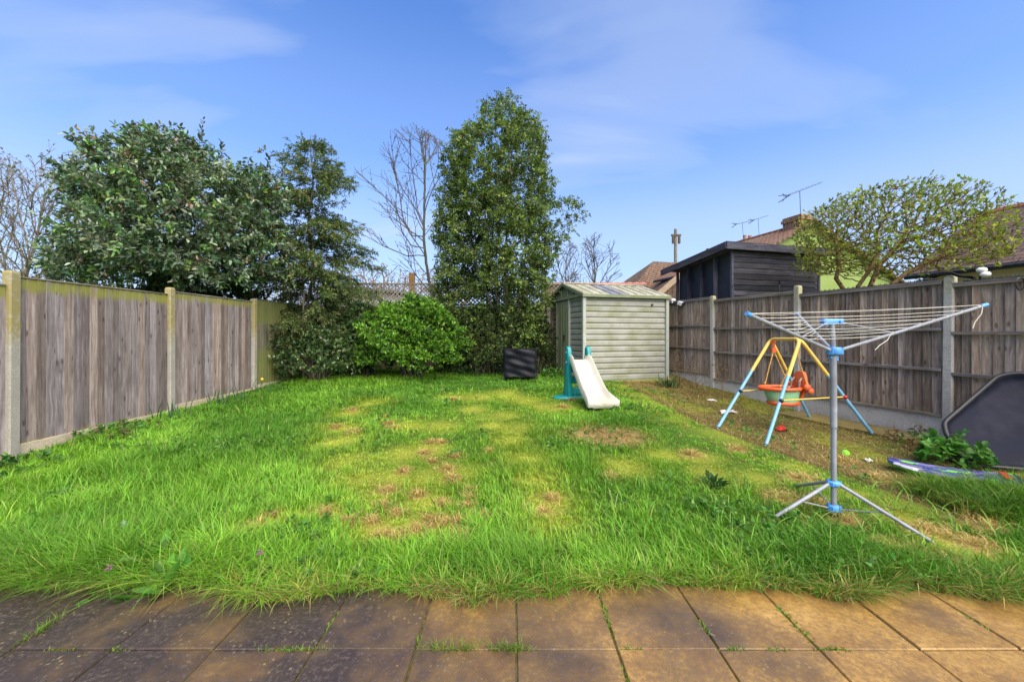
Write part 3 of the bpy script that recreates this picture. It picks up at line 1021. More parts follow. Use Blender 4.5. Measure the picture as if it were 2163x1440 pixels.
def build_metal_shed():
    c0 = at(1233.5, 805, 9.0)
    z0 = 0.29
    t = thing('metal_shed', 'sage grey metal garden shed with ribbed apex roof and sliding door', 'shed', (c0.x, c0.y, 0), math.atan2(BX.y, BX.x))
    # local x = BX (side wall), local y = AX (gable), z up; the side wall faces -y
    L, W, EZ, PZ = 2.24, 2.33, 2.33, 2.69
    base = MB()
    base.box((L / 2 + 0.02, W / 2, 0.20), (L + 0.22, W + 0.2, 0.17))
    base.build('base', speckle('mossy_base', (0.20, 0.16, 0.07), (0.30, 0.24, 0.10), 6, 0.9, 0.2, 0.4, (0.26, 0.25, 0.04), 2.5), t, bevel=0.01)
    core = MB()
    core.box((L / 2, W / 2, (z0 + EZ) / 2), (L - 0.06, W - 0.06, EZ - z0 - 0.01))
    core.build('wall', MT['shed_green'], t)
    n = 15
    hz_ = (EZ - z0) / n

    def siding(ax0, ax1, y, face):
        ms = MB()
        prof = [(0.0, 0.0), (0.018, 0.010), (0.026, 0.030), (0.024, hz_ - 0.03), (0.014, hz_ - 0.014), (0.0, hz_ - 0.006)]
        if face == 'side':
            ms.prism([Vector((0, -p[0], p[1])) for p in prof], (ax0, 0, 0), (ax1, 0, 0))
        else:
            ms.prism([Vector((-p[0], 0, p[1])) for p in prof], (0, ax1, 0), (0, ax0, 0))
        return ms.mesh('siding_panel', MT['shed_metal'])
    m1 = siding(0.05, L - 0.05, 0, 'side')
    m2 = siding(0.07, 0.80, 0, 'gable')
    m3 = siding(1.70, W - 0.05, 0, 'gable')
    for k in range(n):
        for m in (m1, m2, m3):
            o = link('siding_panel', m, t)
            o.location = (0.0 if m is m1 else 0.03, 0.03 if m is m1 else 0, z0 + k * hz_ + 0.004)
    for (x, y) in ((0.0, 0.0), (L, 0.0), (0.0, W), (L, W)):
        c = MB()
        c.box((x, y, (z0 + EZ) / 2), (0.085, 0.085, EZ - z0 + 0.01), ch=0.01)
        c.build('corner_trim', MT['shed_trim'], t)
    bt = MB()
    bt.box((L / 2, -0.006, z0 + 0.0), (L, 0.07, 0.03))
    bt.build('base_rail', MT['shed_green'], t)
    # door with jambs and track
    door = MB()
    door.box((-0.012, 1.25, (z0 + EZ) / 2 - 0.02), (0.03, 0.84, EZ - z0 - 0.08))
    dr = door.build('door', MT['shed_green'], t, bevel=0.004)
    for yy in (0.84, 1.66):
        j = MB()
        j.box((-0.014, yy, (z0 + EZ) / 2), (0.05, 0.055, EZ - z0))
        j.build('door_jamb', MT['shed_trim'], t)
    for k in range(4):
        rb = MB()
        rb.box((-0.030, 0.98 + k * 0.18, (z0 + EZ) / 2 - 0.02), (0.012, 0.02, EZ - z0 - 0.16))
        rb.build('door_rib', MT['shed_green'], dr)
    hd = MB()
    hd.box((-0.045, 1.12, 1.30), (0.03, 0.05, 0.14))
    hd.tube([(-0.05, 1.12, 1.24), (-0.075, 1.12, 1.2), (-0.07, 1.115, 1.12), (-0.05, 1.11, 1.08)], 0.008, 6)
    hd.build('door_lock', MT['black'], dr)
    # gable triangle with three panels, fascia, roof sheets
    for x, sgn in ((0.0, 1), (L, -1)):
        g = MB()
        g.prism([Vector((0, 0.02, EZ)), Vector((0, W - 0.02, EZ)), Vector((0, W / 2, PZ - 0.02))], (x, 0, 0), (x + sgn * 0.03, 0, 0))
        gp = g.build('gable_panel', MT['shed_green'], t)
        for yy in (0.62, 0.95, 1.38, 1.72):
            h = (PZ - EZ) * (1 - abs(yy - W / 2) / (W / 2)) - 0.04
            s = MB()
            s.box((x - sgn * 0.008, yy, EZ + h / 2), (0.02, 0.03, h))
            s.build('gable_rib', MT['shed_metal'], gp)
    tr = MB()
    tr.box((-0.035, W / 2, EZ - 0.01), (0.05, W + 0.05, 0.07))
    tr.build('door_track', MT['shed_green'], t)
    ns = 10
    ov, oe = 0.075, 0.09
    Lr = L + 2 * ov
    for side in (0, 1):
        ye, yr = (-oe, W / 2) if side == 0 else (W + oe, W / 2)
        ez = EZ - (PZ - EZ) / (W / 2) * oe
        for k in range(ns):
            xa, xb = -ov + Lr * k / ns, -ov + Lr * (k + 1) / ns
            s = MB()
            up = Vector((0, 0, 1))
            e0, e1 = Vector((0, ye, ez + 0.035)), Vector((0, yr, PZ + 0.035))
            pr = [(xa, 0), (xa + 0.018, 0.028), (xa + 0.034, 0.028), (xa + 0.05, 0.002), (xb, 0), (xb, -0.008), (xa, -0.008)]
            n_ = len(pr)
            vs = [Vector((p[0], e0.y, e0.z + p[1])) for p in pr] + [Vector((p[0], e1.y, e1.z + p[1])) for p in pr]
            fs = [tuple(range(n_)), tuple(range(2 * n_ - 1, n_ - 1, -1))] + [(i, n_ + i, n_ + (i + 1) % n_, (i + 1) % n_) for i in range(n_)]
            s.add(vs, fs)
            mt = MT['shed_roof_dark'] if (side == 0 and k in (3, 4)) else MT['shed_roof']
            s.build('roof_sheet', mt, t)
    rc = MB()
    rc.box((L / 2, W / 2, PZ + 0.045), (Lr, 0.14, 0.03))
    rc.build('ridge_cap', MT['shed_roof'], t, bevel=0.01)
    for ye in (-oe + 0.01, W + oe - 0.01):
        ev = MB()
        ev.box((L / 2, ye, EZ - (PZ - EZ) / (W / 2) * oe - 0.005), (Lr - 0.01, 0.03, 0.065))
        ev.build('eave_trim', MT['shed_green'], t)
    for x in (-ov + 0.012, L + ov - 0.012):
        for s in (0, 1):
            ye = -oe if s == 0 else W + oe
            vb = MB()
            vb.bar((x, ye, EZ - (PZ - EZ) / (W / 2) * oe + 0.0), (x, W / 2, PZ + 0.0), 0.022, 0.07)
            vb.build('verge_trim', MT['shed_green'], t)
    kn = MB()
    kn.tube([(L - 0.42, 0.01, EZ - 0.22), (L - 0.42, -0.02, EZ - 0.22)], 0.028, 10)
    kn.build('vent_plug', MT['black'], t)


build_metal_shed()


# ------------------------------------------------------------------ black timber shed beyond the right fence
def build_timber_shed():
    Yc = 9.35
    c0 = at(1545, 640, Yc)
    t = thing('timber_shed', 'black weatherboarded timber shed with flat overhanging roof behind the fence', 'shed', (c0.x, c0.y, 0.2), math.atan2(BX.y, BX.x))
    z0 = -0.2                                        # local z: 0 at 0.2 m
    L, W = 2.75, 1.95                                # along BX, along AX
    HT, HB = 3.33, 3.10                              # wall height at the near side, at the far side
    core = MB()
    core.prism([Vector((0.05, 0.02, 0)), Vector((0.05, W - 0.02, 0)), Vector((0.05, W - 0.02, HB - 0.02)), Vector((0.05, 0.02, HT - 0.02))], (0, 0, 0), (L - 0.1, 0, 0))
    core.build('wall', MT['black_flat'], t)
    # weatherboards on the side facing the garden (local -y)
    z = 0.9
    bh = 0.137
    k = 0
    while z < HT - 0.1:
        hgt = min(bh, HT - 0.02 - z) - 0.016
        if z < 2.42:
            spans = ((0.03, 1.42), (1.47, L - 0.03))
        else:
            spans = ((0.03, L - 0.03),)
        for a, b in spans:
            o = plank('weatherboard', MT['black_board'], t, (a, -0.012, z + hgt / 2), (b, -0.012, z + hgt / 2), (0, -0.16, 1), hgt, 0.018, var=0)
        z += bh
        k += 1
    for x in (0.0, L):
        plank('corner_post', MT['black_board'], t, (x, -0.01, 0), (x, -0.01, HT - 0.03), (1, 0, 0), 0.06, 0.06)
    plank('corner_post', MT['black_board'], t, (0, W, 0), (0, W, HB - 0.03), (1, 0, 0), 0.06, 0.06)
    plank('cover_strip', MT['black_board'], t, (1.445, -0.02, 0.6), (1.445, -0.02, 2.44), (1, 0, 0), 0.035, 0.02)
    # open-framed end (local -x): sheets between studs
    for k in range(5):
        y = W * k / 4
        hh = HT + (HB - HT) * k / 4 - 0.05
        if 0 < k < 4:
            plank('stud', MT['black_board'], t, (-0.02, y, 0), (-0.02, y, hh), (0, 1, 0), 0.05, 0.10)
    plank('head_rail', MT['black_board'], t, (-0.01, 0, HT - 0.06), (-0.01, W, HB - 0.06), (0, 0, 1), 0.09, 0.08)
    # roof with deep fascia
    ox, oy = 0.30, 0.16
    r = MB()
    s = (HB - HT) / W
    zf = lambda y: HT + s * y
    x0, x1, y0, y1 = -ox, L + 0.12, -oy, W + 0.35
    vs = []
    for (x, y) in ((x0, y0), (x1, y0), (x1, y1), (x0, y1)):
        vs.append((x, y, zf(y) + 0.00))
    for (x, y) in ((x0, y0), (x1, y0), (x1, y1), (x0, y1)):
        vs.append((x, y, zf(y) + 0.055))
    r.add(vs, [(3, 2, 1, 0), (4, 5, 6, 7), (0, 1, 5, 4), (1, 2, 6, 5), (2, 3, 7, 6), (3, 0, 4, 7)])
    ro = r.build('roof', speckle('roof_felt', (0.02, 0.02, 0.024), (0.05, 0.05, 0.055), 30, 0.9, 0.2, 0.3), t)
    for a, b in (((x0, y0, 0), (x1, y0, 0)), ((x0, y0, 0), (x0, y1, 0))):
        pa, pb = Vector(a), Vector(b)
        pa.z, pb.z = zf(pa.y) - 0.045, zf(pb.y) - 0.045
        off = Vector((0, -0.012, 0)) if pa.y == pb.y else Vector((-0.012, 0, 0))
        plank('fascia', MT['black_board'], ro, pa + off, pb + off, (0, 0, 1), 0.17, 0.022)


build_timber_shed()


# ------------------------------------------------------------------ houses and roofs beyond
def gable_house(name, label, cat, ridge_near, ridge_far, half_l, half_r, rise_l, rise_r, wall, tile, ridge_mat, hip=None):
    """ridge from near to far (world), eaves half_l / half_r to each side and rise below; axis frame local"""
    rn, rf = Vector(ridge_near), Vector(ridge_far)
    d = (rf - rn)
    d.z = 0
    Ln = d.length
    d.normalize()
    right = Vector((d.y, -d.x, 0))
    t = thing(name, label, cat, (rn.x, rn.y, 0.3), math.atan2(right.y, right.x))
    zr = rn.z - 0.3
    # local x = right, y = away
    zl, zr_ = zr - rise_l, zr - rise_r
    w = MB()
    poly = [Vector((-half_l, 0, 0)), Vector((half_r, 0, 0)), Vector((half_r, 0, zr_)), Vector((0, 0, zr - 0.02)), Vector((-half_l, 0, zl))]
    w.prism(poly, (0, 0, 0), (0, Ln, 0))
    w.build('wall', wall, t)
    for sgn, hw, rs in ((-1, half_l, rise_l), (1, half_r, rise_r)):
        ov = 0.35
        k = rs / hw
        e = Vector((sgn * (hw + ov), 0, zr - rs - k * ov))
        ridge = Vector((0, 0, zr))
        sl = (ridge - e).length
        up = (ridge - e).normalized()
        if sgn < 0:
            o = sheet('roof', tile, t, e + Vector((0, Ln + 0.25, 0.10)), (0, -1, 0), up, Ln + 0.5, sl, 0.09)
        else:
            o = sheet('roof', tile, t, e + Vector((0, -0.25, 0.10)), (0, 1, 0), up, Ln + 0.5, sl, 0.09)
        gt = MB()
        gt.tube([(e.x, -0.25, e.z + 0.03), (e.x, Ln + 0.25, e.z + 0.03)], 0.06, 6)
        gt.build('gutter', MT['black'], t)
    n = max(3, int(Ln / 0.45))
    for k in range(n):
        m = MB()
        y0 = -0.25 + (Ln + 0.5) * k / n
        y1 = -0.25 + (Ln + 0.5) * (k + 1) / n
        m.tube([(0, y0, zr + 0.07), (0, y1 - 0.01, zr + 0.07)], 0.10, 8)
        m.build('ridge_tile', ridge_mat, t)
    return t, zr


def stack(parent, x, y, z0, z1, wx, wy, pots, mat):
    c = MB()
    c.box((x, y, (z0 + z1) / 2), (wx, wy, z1 - z0))
    c.box((x, y, z1 - 0.10), (wx + 0.10, wy + 0.10, 0.12))
    c.box((x, y, z1 + 0.02), (wx + 0.02, wy + 0.02, 0.08))
    o = c.build('chimney', mat, parent)
    for k in range(pots):
        p = MB()
        yy = y + (k - (pots - 1) / 2) * 0.4
        p.tube([(x, yy, z1 + 0.05), (x, yy, z1 + 0.3), (x, yy, z1 + 0.38)], [0.13, 0.11, 0.13], 10)
        p.build('chimney_pot', MT['terracotta'], o, True)
    return o


def build_houses():
    # green rendered house behind the pruned tree
    rn = at(1712, 474, 15.5)
    t, zr = gable_house('house', 'lime green rendered house with red-brown tiled roof behind the pruned tree', 'house', rn, rn + AX * 5.0, 3.2, 5.2, 1.6, 2.35, MT['render_green'], MT['tile_red'], MT['tile_red'])
    stack(t, -0.1, 0.5, zr - 0.6, zr + 0.38, 0.5, 0.8, 0, MT['brick'])
    # fixings on the green wall
    v = MB()
    v.box((3.0, -0.05, 2.05), (0.32, 0.10, 0.30))
    v.build('vent', MT['black'], t)
    v = MB()
    v.tube([(1.85, -0.05, 1.2), (1.85, -0.05, 2.3)], 0.045, 8)
    v.build('downpipe', MT['black'], t)
    v = MB()
    v.box((4.25, -0.03, 1.9), (0.10, 0.06, 1.5))
    v.build('corner_trim', MT['black'], t)
    # dark roofed house at the right edge
    rn = at(2095, 455, 10.3)
    t, zr = gable_house('house', 'cream rendered house with dark brown tiled roof and red ridge at the right edge', 'house', rn - AX * 7, rn, 2.5, 3.5, 1.55, 2.2, MT['render_cream'], MT['tile_dark'], MT['ridge_red'])
    w = MB()
    w.box((-2.52, 3.5, 2.0), (0.06, 1.2, 0.9))
    wi = w.build('window', MT['white'], t)
    w = MB()
    w.box((-2.55, 3.5, 2.0), (0.04, 1.08, 0.78))
    w.build('pane', MT['glass'], wi)
    # brown roofed bungalow between the two sheds
    rn = at(1380, 552, 22)
    rf = rn + Vector((6.5, 1.6, 0))
    t = thing('house', 'bungalow with mossy brown hipped roof glimpsed between the two sheds', 'house', (rn.x, rn.y, 0.4))
    zr = rn.z - 0.4
    ez = 2.3
    A, B = Vector((0, 0, zr)), Vector((6.5, 1.6, zr))
    F0, F1 = Vector((-2.9, -3.2, ez)), Vector((8.8, -0.2, ez))
    K0, K1 = Vector((-3.9, 2.6, ez)), Vector((7.8, 5.4, ez))
    rr = MB()
    rr.add([A, B, F0, F1, K0, K1] + [p - Vector((0, 0, 0.12)) for p in (A, B, F0, F1, K0, K1)],
           [(2, 3, 1, 0), (4, 2, 0), (5, 4, 0, 1), (3, 5, 1), (8, 6, 7, 9), (10, 6, 8), (11, 7, 6, 10), (9, 7, 11), (2, 8, 9, 3), (4, 10, 8, 2), (3, 9, 11, 5), (5, 11, 10, 4)])
    rr.build('roof', MT['tile_brown'], t)
    ww = MB()
    ww.prism([F0 * 0.95 + Vector((0, 0, 0)), F1 * 0.95, K1 * 0.95, K0 * 0.95][::1], (0, 0, -2.6), (0, 0, 0.05))
    ww.build('wall', MT['render_grey'], t)
    # front gable projection with buff verge
    gx = at(1438, 580, 17.5) - Vector((rn.x, rn.y, 0.4))
    gp = MB()
    gz = gx.z
    P = [Vector((gx.x, gx.y, gz)), Vector((gx.x - 2.2, gx.y, gz - 1.9)), Vector((gx.x + 2.2, gx.y, gz - 1.9))]
    gp.prism([P[0], P[1], P[2]], (0, 0, 0), (0, 3.2, 0.0))
    gp.build('gable', MT['tile_brown'], t)
    bb = MB()
    bb.bar(P[1] + Vector((0, -0.05, 0)), P[0] + Vector((0, -0.05, 0)), 0.06, 0.24)
    bb.bar(P[0] + Vector((0, -0.05, 0)), P[2] + Vector((0, -0.05, 0)), 0.06, 0.24)
    bb.build('barge_board', MT['barge'], t)
    gg = MB()
    gg.box((gx.x - 1.2, gx.y - 0.3, gz - 1.55), (1.5, 0.35, 0.3))
    gg.build('gutter', MT['render_grey'], t)
    # distant house whose chimney pots and aerials show over the black shed
    rn = at(1500, 530, 26)
    t2, zr2 = gable_house('house', 'distant house behind the black shed with two terracotta chimney pots', 'house', rn + Vector((0, 0, 0)), rn + Vector((7.5, 1.5, 0)), 3.0, 3.0, 1.8, 1.8, MT['brick'], MT['tile_brown'], MT['tile_brown'])
    stp = at(1576, 508, 26.6)
    stack(t2, 0.0, (stp - rn).length * 0.98, zr2 - 0.4, stp.z - 0.35, 0.5, 1.0, 2, MT['brick'])
    # low outbuilding with red sheet roof behind the metal shed
    a = at(1154, 640, 13.2)
    t3 = thing('outbuilding', 'low brick outbuilding with red corrugated roof behind the metal shed', 'outbuilding', (a.x, a.y, 0.4))
    zt = at(1154, 603, 13.2).z - 0.4
    sheet('wall', MT['brick'], t3, (0, 0, -0.1), (1, 0, 0), (0, 0, 1), 3.2, zt + 0.1, 0.2)
    sheet('wall', MT['brick'], t3, (0, 3, -0.1), (0, -1, 0), (0, 0, 1), 2.98, zt + 0.1, 0.2)
    n = 16
    for k in range(n):
        m = MB()
        x = -0.15 + k * 0.22
        pts = [(x, 0), (x + 0.05, 0.03), (x + 0.11, 0.045), (x + 0.17, 0.03), (x + 0.215, 0), (x + 0.215, -0.03), (x, -0.03)]
        m.prism([Vector((p[0], 0, p[1])) for p in pts], (0, -0.2, zt + 0.05), (0, 3.1, zt + 0.28))
        m.build('roof_sheet', MT['corr_red'], t3)
    # pale outbuilding behind the trellis
    a = at(700, 640, 13.5)
    t4 = thing('outbuilding', 'pale grey outbuilding with low felt roof seen through the trellis', 'outbuilding', (a.x, a.y, 0.4))
    b = MB()
    b.prism([Vector((0, 0, 0)), Vector((2.75, 0, 0)), Vector((2.75, 0, 2.35)), Vector((0, 0, 2.62))], (0, 0, 0), (0, 2.4, 0))
    b.build('wall', MT['render_grey'], t4)
    b = MB()
    b.prism([Vector((-0.2, 0, 2.66)), Vector((2.95, 0, 2.36)), Vector((2.95, 0, 2.44)), Vector((-0.2, 0, 2.74))], (0, -0.2, 0), (0, 2.6, 0))
    b.build('roof', MT['shed_roof_dark'], t4)
    b = MB()
    b.box((1.9, -0.02, 1.2), (0.8, 0.05, 1.9))
    b.build('door', MT['white'], t4)
    # leaning brown stake behind the trellis
    p = at(871, 577, 11.4)
    o = plank('timber_stake', MT['stake'], None, (p.x + 0.12, 11.35, 0.3), (p.x - 0.02, 11.4, p.z), (1, 0, 0), 0.17, 0.07)
    tag(o, 'orange-brown timber stake leaning behind the trellis', 'stake')
    # utility pole
    p = at(1427, 484, 30)
    t5 = thing('utility_pole', 'tall wooden utility pole with cross bracket beyond the roofs', 'pole', (p.x, p.y, 0.45))
    m = MB()
    m.tube([(0, 0, -0.5), (0, 0, p.z - 0.45)], [0.17, 0.12], 8)
    m.build('pole', MT['bark_pale'], t5, True)
    m = MB()
    m.box((0, -0.1, p.z - 0.95), (0.75, 0.12, 0.14))
    m.box((-0.24, -0.1, p.z - 1.3), (0.14, 0.16, 0.6))
    m.box((0.24, -0.1, p.z - 1.3), (0.14, 0.16, 0.6))
    m.build('bracket', MT['bark'], t5)

    def aerial(px0, py0, px1, py1, py_base, Y, label, elems=7):
        """mast at the first third, boom tilted"""
        a, b = at(px0, py0, Y), at(px1, py1, Y + 0.6)
        f = a + (b - a) * 0.42
        base = at(px0 + (px1 - px0) * 0.42 + 3, py_base, Y + 0.25)
        t = thing('tv_aerial', label, 'aerial', base)
        m = MB()
        m.tube([Vector((0, 0, -0.15)), f - base], 0.013, 6)
        m.build('mast', MT['dark_metal'], t)
        m = MB()
        m.tube([a - base, b - base], 0.009, 5)
        m.build('boom', MT['dark_metal'], t)
        d = (b - a).normalized()
        s = d.cross(Vector((0, 0, 1))).normalized()
        m = MB()
        for k in range(elems):
            c = a + (b - a) * (0.12 + 0.85 * k / (elems - 1)) - base
            l = 0.22 - 0.016 * k
            m.tube([c - s * l + Vector((0, 0, 0.05)), c + s * l], 0.005, 4)
        m.build('elements', MT['dark_metal'], t)
        m = MB()
        r = a + (b - a) * 0.02 - base
        for q in (-1, 1):
            m.bar(r + s * 0.25, r - s * 0.25 + Vector((0, 0, 0.14 * q)), 0.02, 0.02)
            m.bar(r + s * 0.1, r + Vector((0, 0, 0.16 * q)) - d * 0.12, 0.025, 0.02)
        m.build('reflector', MT['dark_metal'], t)
    aerial(1655, 417, 1735, 386, 462, 15.6, 'tall tv aerial on the chimney beside the pruned tree')
    aerial(1550, 475, 1592, 466, 503, 26.6, 'left of two small tv aerials above the black shed roof')
    aerial(1586, 467, 1622, 456, 503, 26.9, 'right of two small tv aerials above the black shed roof')


build_houses()


# ------------------------------------------------------------------ toddler slide
def build_slide():
    bx, by = 1.246, 7.2
    gz = g1(bx, by)
    t = thing('toddler_slide', 'small toddler slide with cream chute and teal ladder frame', 'slide', (bx, by, gz - 0.01), R(13.5))
    for s in (-1, 1):
        out = [(-0.10, 0.03), (0.20, 0.03), (0.085, 0.86)] + [(0.02 + 0.068 * math.cos(R(a)), 0.895 + 0.08 * math.sin(R(a))) for a in (10, 45, 90, 135, 170)] + [(-0.065, 0.80), (-0.055, 0.62), (-0.03, 0.58)]
        m = MB()
        x0 = s * 0.195
        m.prism([Vector((0, p[0], p[1])) for p in out], (x0 - 0.04, 0, 0), (x0 + 0.04, 0, 0))
        sp = m.build('side_panel', MT['teal'], t, True, bevel=0.016)
        for zz in (0.86, 0.68):
            b = MB()
            b.tube([(x0 + s * 0.036, 0.02, zz), (x0 + s * 0.048, 0.02, zz)], [0.014, 0.011], 10)
            b.build('bolt', MT['white'], sp, True)
        m = MB()
        m.bar((x0, 0.075, 0.02), (x0, 0.015, 0.60), 0.088, 0.05)
        m.build('side_rib', MT['teal'], sp, bevel=0.01)
    for k, (z, y) in enumerate(((0.13, 0.09), (0.345, 0.065), (0.555, 0.04))):
        m = MB()
        m.box((0, y, z), (0.34, 0.10, 0.135))
        m.build('step', MT['teal'], t, bevel=0.02)
    m = MB()
    rr = []
    for z, f in ((0.0, 1.0), (0.03, 1.0), (0.05, 0.94), (0.058, 0.80)):
        rr.append([Vector((0.43 * f * math.cos(2 * math.pi * k / 28) - 0.05, 0.05 + 0.20 * f * math.sin(2 * math.pi * k / 28), z)) for k in range(28)])
    m.rings(rr)
    m.build('base', MT['teal'], t, True)
    # chute: lofted channel
    path = [(0.03, 0.715), (-0.03, 0.725), (-0.09, 0.705), (-0.16, 0.645), (-0.26, 0.545), (-0.38, 0.43), (-0.50, 0.315), (-0.62, 0.215), (-0.72, 0.15), (-0.82, 0.115), (-0.93, 0.10), (-1.0, 0.098)]
    n = len(path)
    rings = []
    for i, (y, z) in enumerate(path):
        f = i / (n - 1)
        w = 0.155 + 0.045 * f + 0.035 * float(sstep(0.72, 1.0, f))
        rh = (0.115 if i < 3 else 0.10) * (1 - 0.55 * float(sstep(0.78, 1.0, f)))
        th = 0.022 + (0.055 * float(sstep(0.8, 1.0, f)))
        a = path[max(i - 1, 0)]
        b = path[min(i + 1, n - 1)]
        d = Vector((0, b[0] - a[0], b[1] - a[1])).normalized()
        up = Vector((1, 0, 0)).cross(d)
        if up.z < 0:
            up = -up
        c = Vector((0, y, z))
        pr = [(-w - 0.036, -th), (-w - 0.040, rh - 0.02), (-w - 0.022, rh), (-w - 0.004, rh - 0.012), (-w + 0.014, 0.03), (-w + 0.05, 0.003), (0, 0.0),
              (w - 0.05, 0.003), (w - 0.014, 0.03), (w + 0.004, rh - 0.012), (w + 0.022, rh), (w + 0.040, rh - 0.02), (w + 0.036, -th), (0, -th)]
        rings.append([c + Vector((p[0], 0, 0)) + up * p[1] for p in pr])
    last = rings[-1]
    rings.append([Vector((p.x * 1.0, -1.03, min(p.z, 0.125))) for p in last])
    rings.append([Vector((p.x * 0.97, -1.045, min(max(p.z, 0.03), 0.10))) for p in last])
    m = MB()
    m.rings(rings)
    ch = m.build('chute', MT['cream'], t, True)
    ch.data.set_sharp_from_angle(angle=R(70))
    m = MB()
    m.box((0, -0.98, 0.045), (0.40, 0.10, 0.085))
    m.build('foot', MT['cream'], t, bevel=0.02)


build_slide()


# ------------------------------------------------------------------ baby swing
def build_swing():
    FA = [on_ground(1515, 905), on_ground(1712, 885)]
    FB = [on_ground(1617, 942), on_ground(1845, 919)]
    TA, TB = at(1628, 716, 5.88), at(1690, 716, 5.28)
    org = (FA[0] + FA[1] + FB[0] + FB[1]) / 4
    t = thing('baby_swing', 'yellow and blue tubular frame of a baby swing set', 'swing frame', org)
    L = lambda p: Vector(p) - org
    split = 0.36
    for F, T in ((FA, TA), (FB, TB)):
        for foot in F:
            k = T + (foot - T) * split
            m = MB()
            m.tube([L(k), L(foot) + Vector((0, 0, 0.0))], 0.021, 10)
            lg = m.build('leg', MT['swing_blue'], t, True)
            m = MB()
            m.tube([L(foot) + (L(k) - L(foot)).normalized() * 0.03, L(foot) - Vector((0, 0, 0.02))], 0.025, 10)
            m.build('foot_cap', MT['black'], lg, True)
    bar = (TB - TA).normalized()
    for F, T, s in ((FA, TA, 1), (FB, TB, -1)):
        for foot in F:
            k = T + (foot - T) * (split + 0.012)
            m = MB()
            m.tube(bend_path([L(k), L(T), L(T + bar * s * 0.32)], 0.10, 6), 0.0235, 10)
            m.build('top_tube', MT['swing_yellow'], t, True)
    for F, T in ((FA, TA), (FB, TB)):
        a = T + (F[0] - T) * 0.60
        b = T + (F[1] - T) * 0.60
        m = MB()
        m.tube([L(a), L(b)], 0.009, 8)
        sp = m.build('spreader_bar', MT['swing_yellow'], t, True)
        for p, mt in ((a, MT['black']), (b, MT['red'])):
            m = MB()
            m.sphere(L(p) - Vector((0.0, 0.02, 0)), 0.028)
            m.build('knob', mt, sp, True)
    # hanging hardware
    TP = [TA + bar * 0.06, TB - bar * 0.06]
    # seat, facing left (away from the fence)
    fwd = Vector((-bar.y, bar.x, 0))
    if fwd.x > 0:
        fwd = -fwd
    fwd.normalize()
    sc = at(1656, 822, 5.58)
    s = thing('swing_seat', 'orange and mint green bucket seat hanging from the baby swing', 'swing seat', sc, math.atan2(fwd.y, fwd.x))
    Ls = s.matrix_basis.inverted()
    Ms = Matrix.Translation(sc) @ Matrix.Rotation(math.atan2(fwd.y, fwd.x), 4, 'Z')
    inv = Ms.inverted()
    W = lambda p: inv @ Vector(p)

    def ell(ax, ay, z, cx=0.0, n=28, front=1.0):
        out = []
        for k in range(n):
            a = 2 * math.pi * k / n
            x = math.cos(a)
            out.append(Vector((cx + ax * x * (front if x > 0 else 1.0), ay * math.sin(a), z)))
        return out
    m = MB()
    m.tube(ell(0.25, 0.19, 0.02, 0.03, 32, 1.25), 0.026, 8, closed=True)
    m.build('rim', MT['orange'], s, True)
    m = MB()
    o_ = [ell(0.235, 0.175, 0.01, 0.02, 28, 1.15), ell(0.215, 0.165, -0.08, 0.02, 28, 1.1), ell(0.195, 0.155, -0.17, 0.015), ell(0.185, 0.15, -0.185, 0.01)]
    i_ = [ell(0.175, 0.14, -0.165, 0.01), ell(0.195, 0.15, -0.08, 0.02, 28, 1.1), ell(0.22, 0.16, 0.01, 0.02, 28, 1.15)]
    m.rings(o_ + i_)
    m.build('bucket', MT['mint'], s, True)
    m = MB()
    m.tube(ell(0.20, 0.155, -0.19, 0.01, 28), 0.024, 8, closed=True)
    m.rings([ell(0.19, 0.15, -0.215, 0.01), ell(0.19, 0.15, -0.19, 0.01)])
    m.build('base_ring', MT['orange'], s, True)
    m = MB()
    pl = [(-0.15, 0.0), (-0.155, 0.10), (-0.115, 0.20), (-0.075, 0.255), (0, 0.275), (0.075, 0.255), (0.115, 0.20), (0.155, 0.10), (0.15, 0.0), (0.11, -0.14), (-0.11, -0.14)]
    m.prism([Vector((-0.20 - p[1] * 0.18, p[0], p[1])) for p in pl], (-0.018, 0, 0), (0.018, 0, 0))
    bk = m.build('backrest', MT['orange'], s, True, bevel=0.01)
    for yy in (-0.07, 0.07):
        m = MB()
        pts = [(-0.20, yy, 0.17), (-0.165, yy * 1.1, 0.12), (-0.16, yy * 1.2, 0.04), (-0.10, yy * 1.5, -0.02)]
        for a, b in zip(pts[:-1], pts[1:]):
            m.bar(a, b, 0.028, 0.005, up=Vector((1, 0, 0.3)))
        m.build('strap', MT['strap'], s)
    m = MB()
    for a, b in zip([(-0.16, -0.20, 0.04), (-0.13, -0.215, -0.06), (-0.14, -0.20, -0.16)][:-1], [(-0.16, -0.20, 0.04), (-0.13, -0.215, -0.06), (-0.14, -0.20, -0.16)][1:]):
        m.bar(a, b, 0.03, 0.006, up=Vector((0, 1, 0.2)))
    m.bar((0.14, -0.06, -0.20), (0.14, -0.05, -0.29), 0.03, 0.006, up=Vector((1, 0, 0)))
    m.build('strap', MT['strap'], s)
    for yy in (-0.19, 0.19):
        m = MB()
        m.sphere((-0.19, yy, 0.055), (0.05, 0.035, 0.05))
        m.sphere((-0.24, yy * 1.0, 0.0), (0.045, 0.03, 0.045))
        m.build('rope_boss', MT['orange'], s, True)
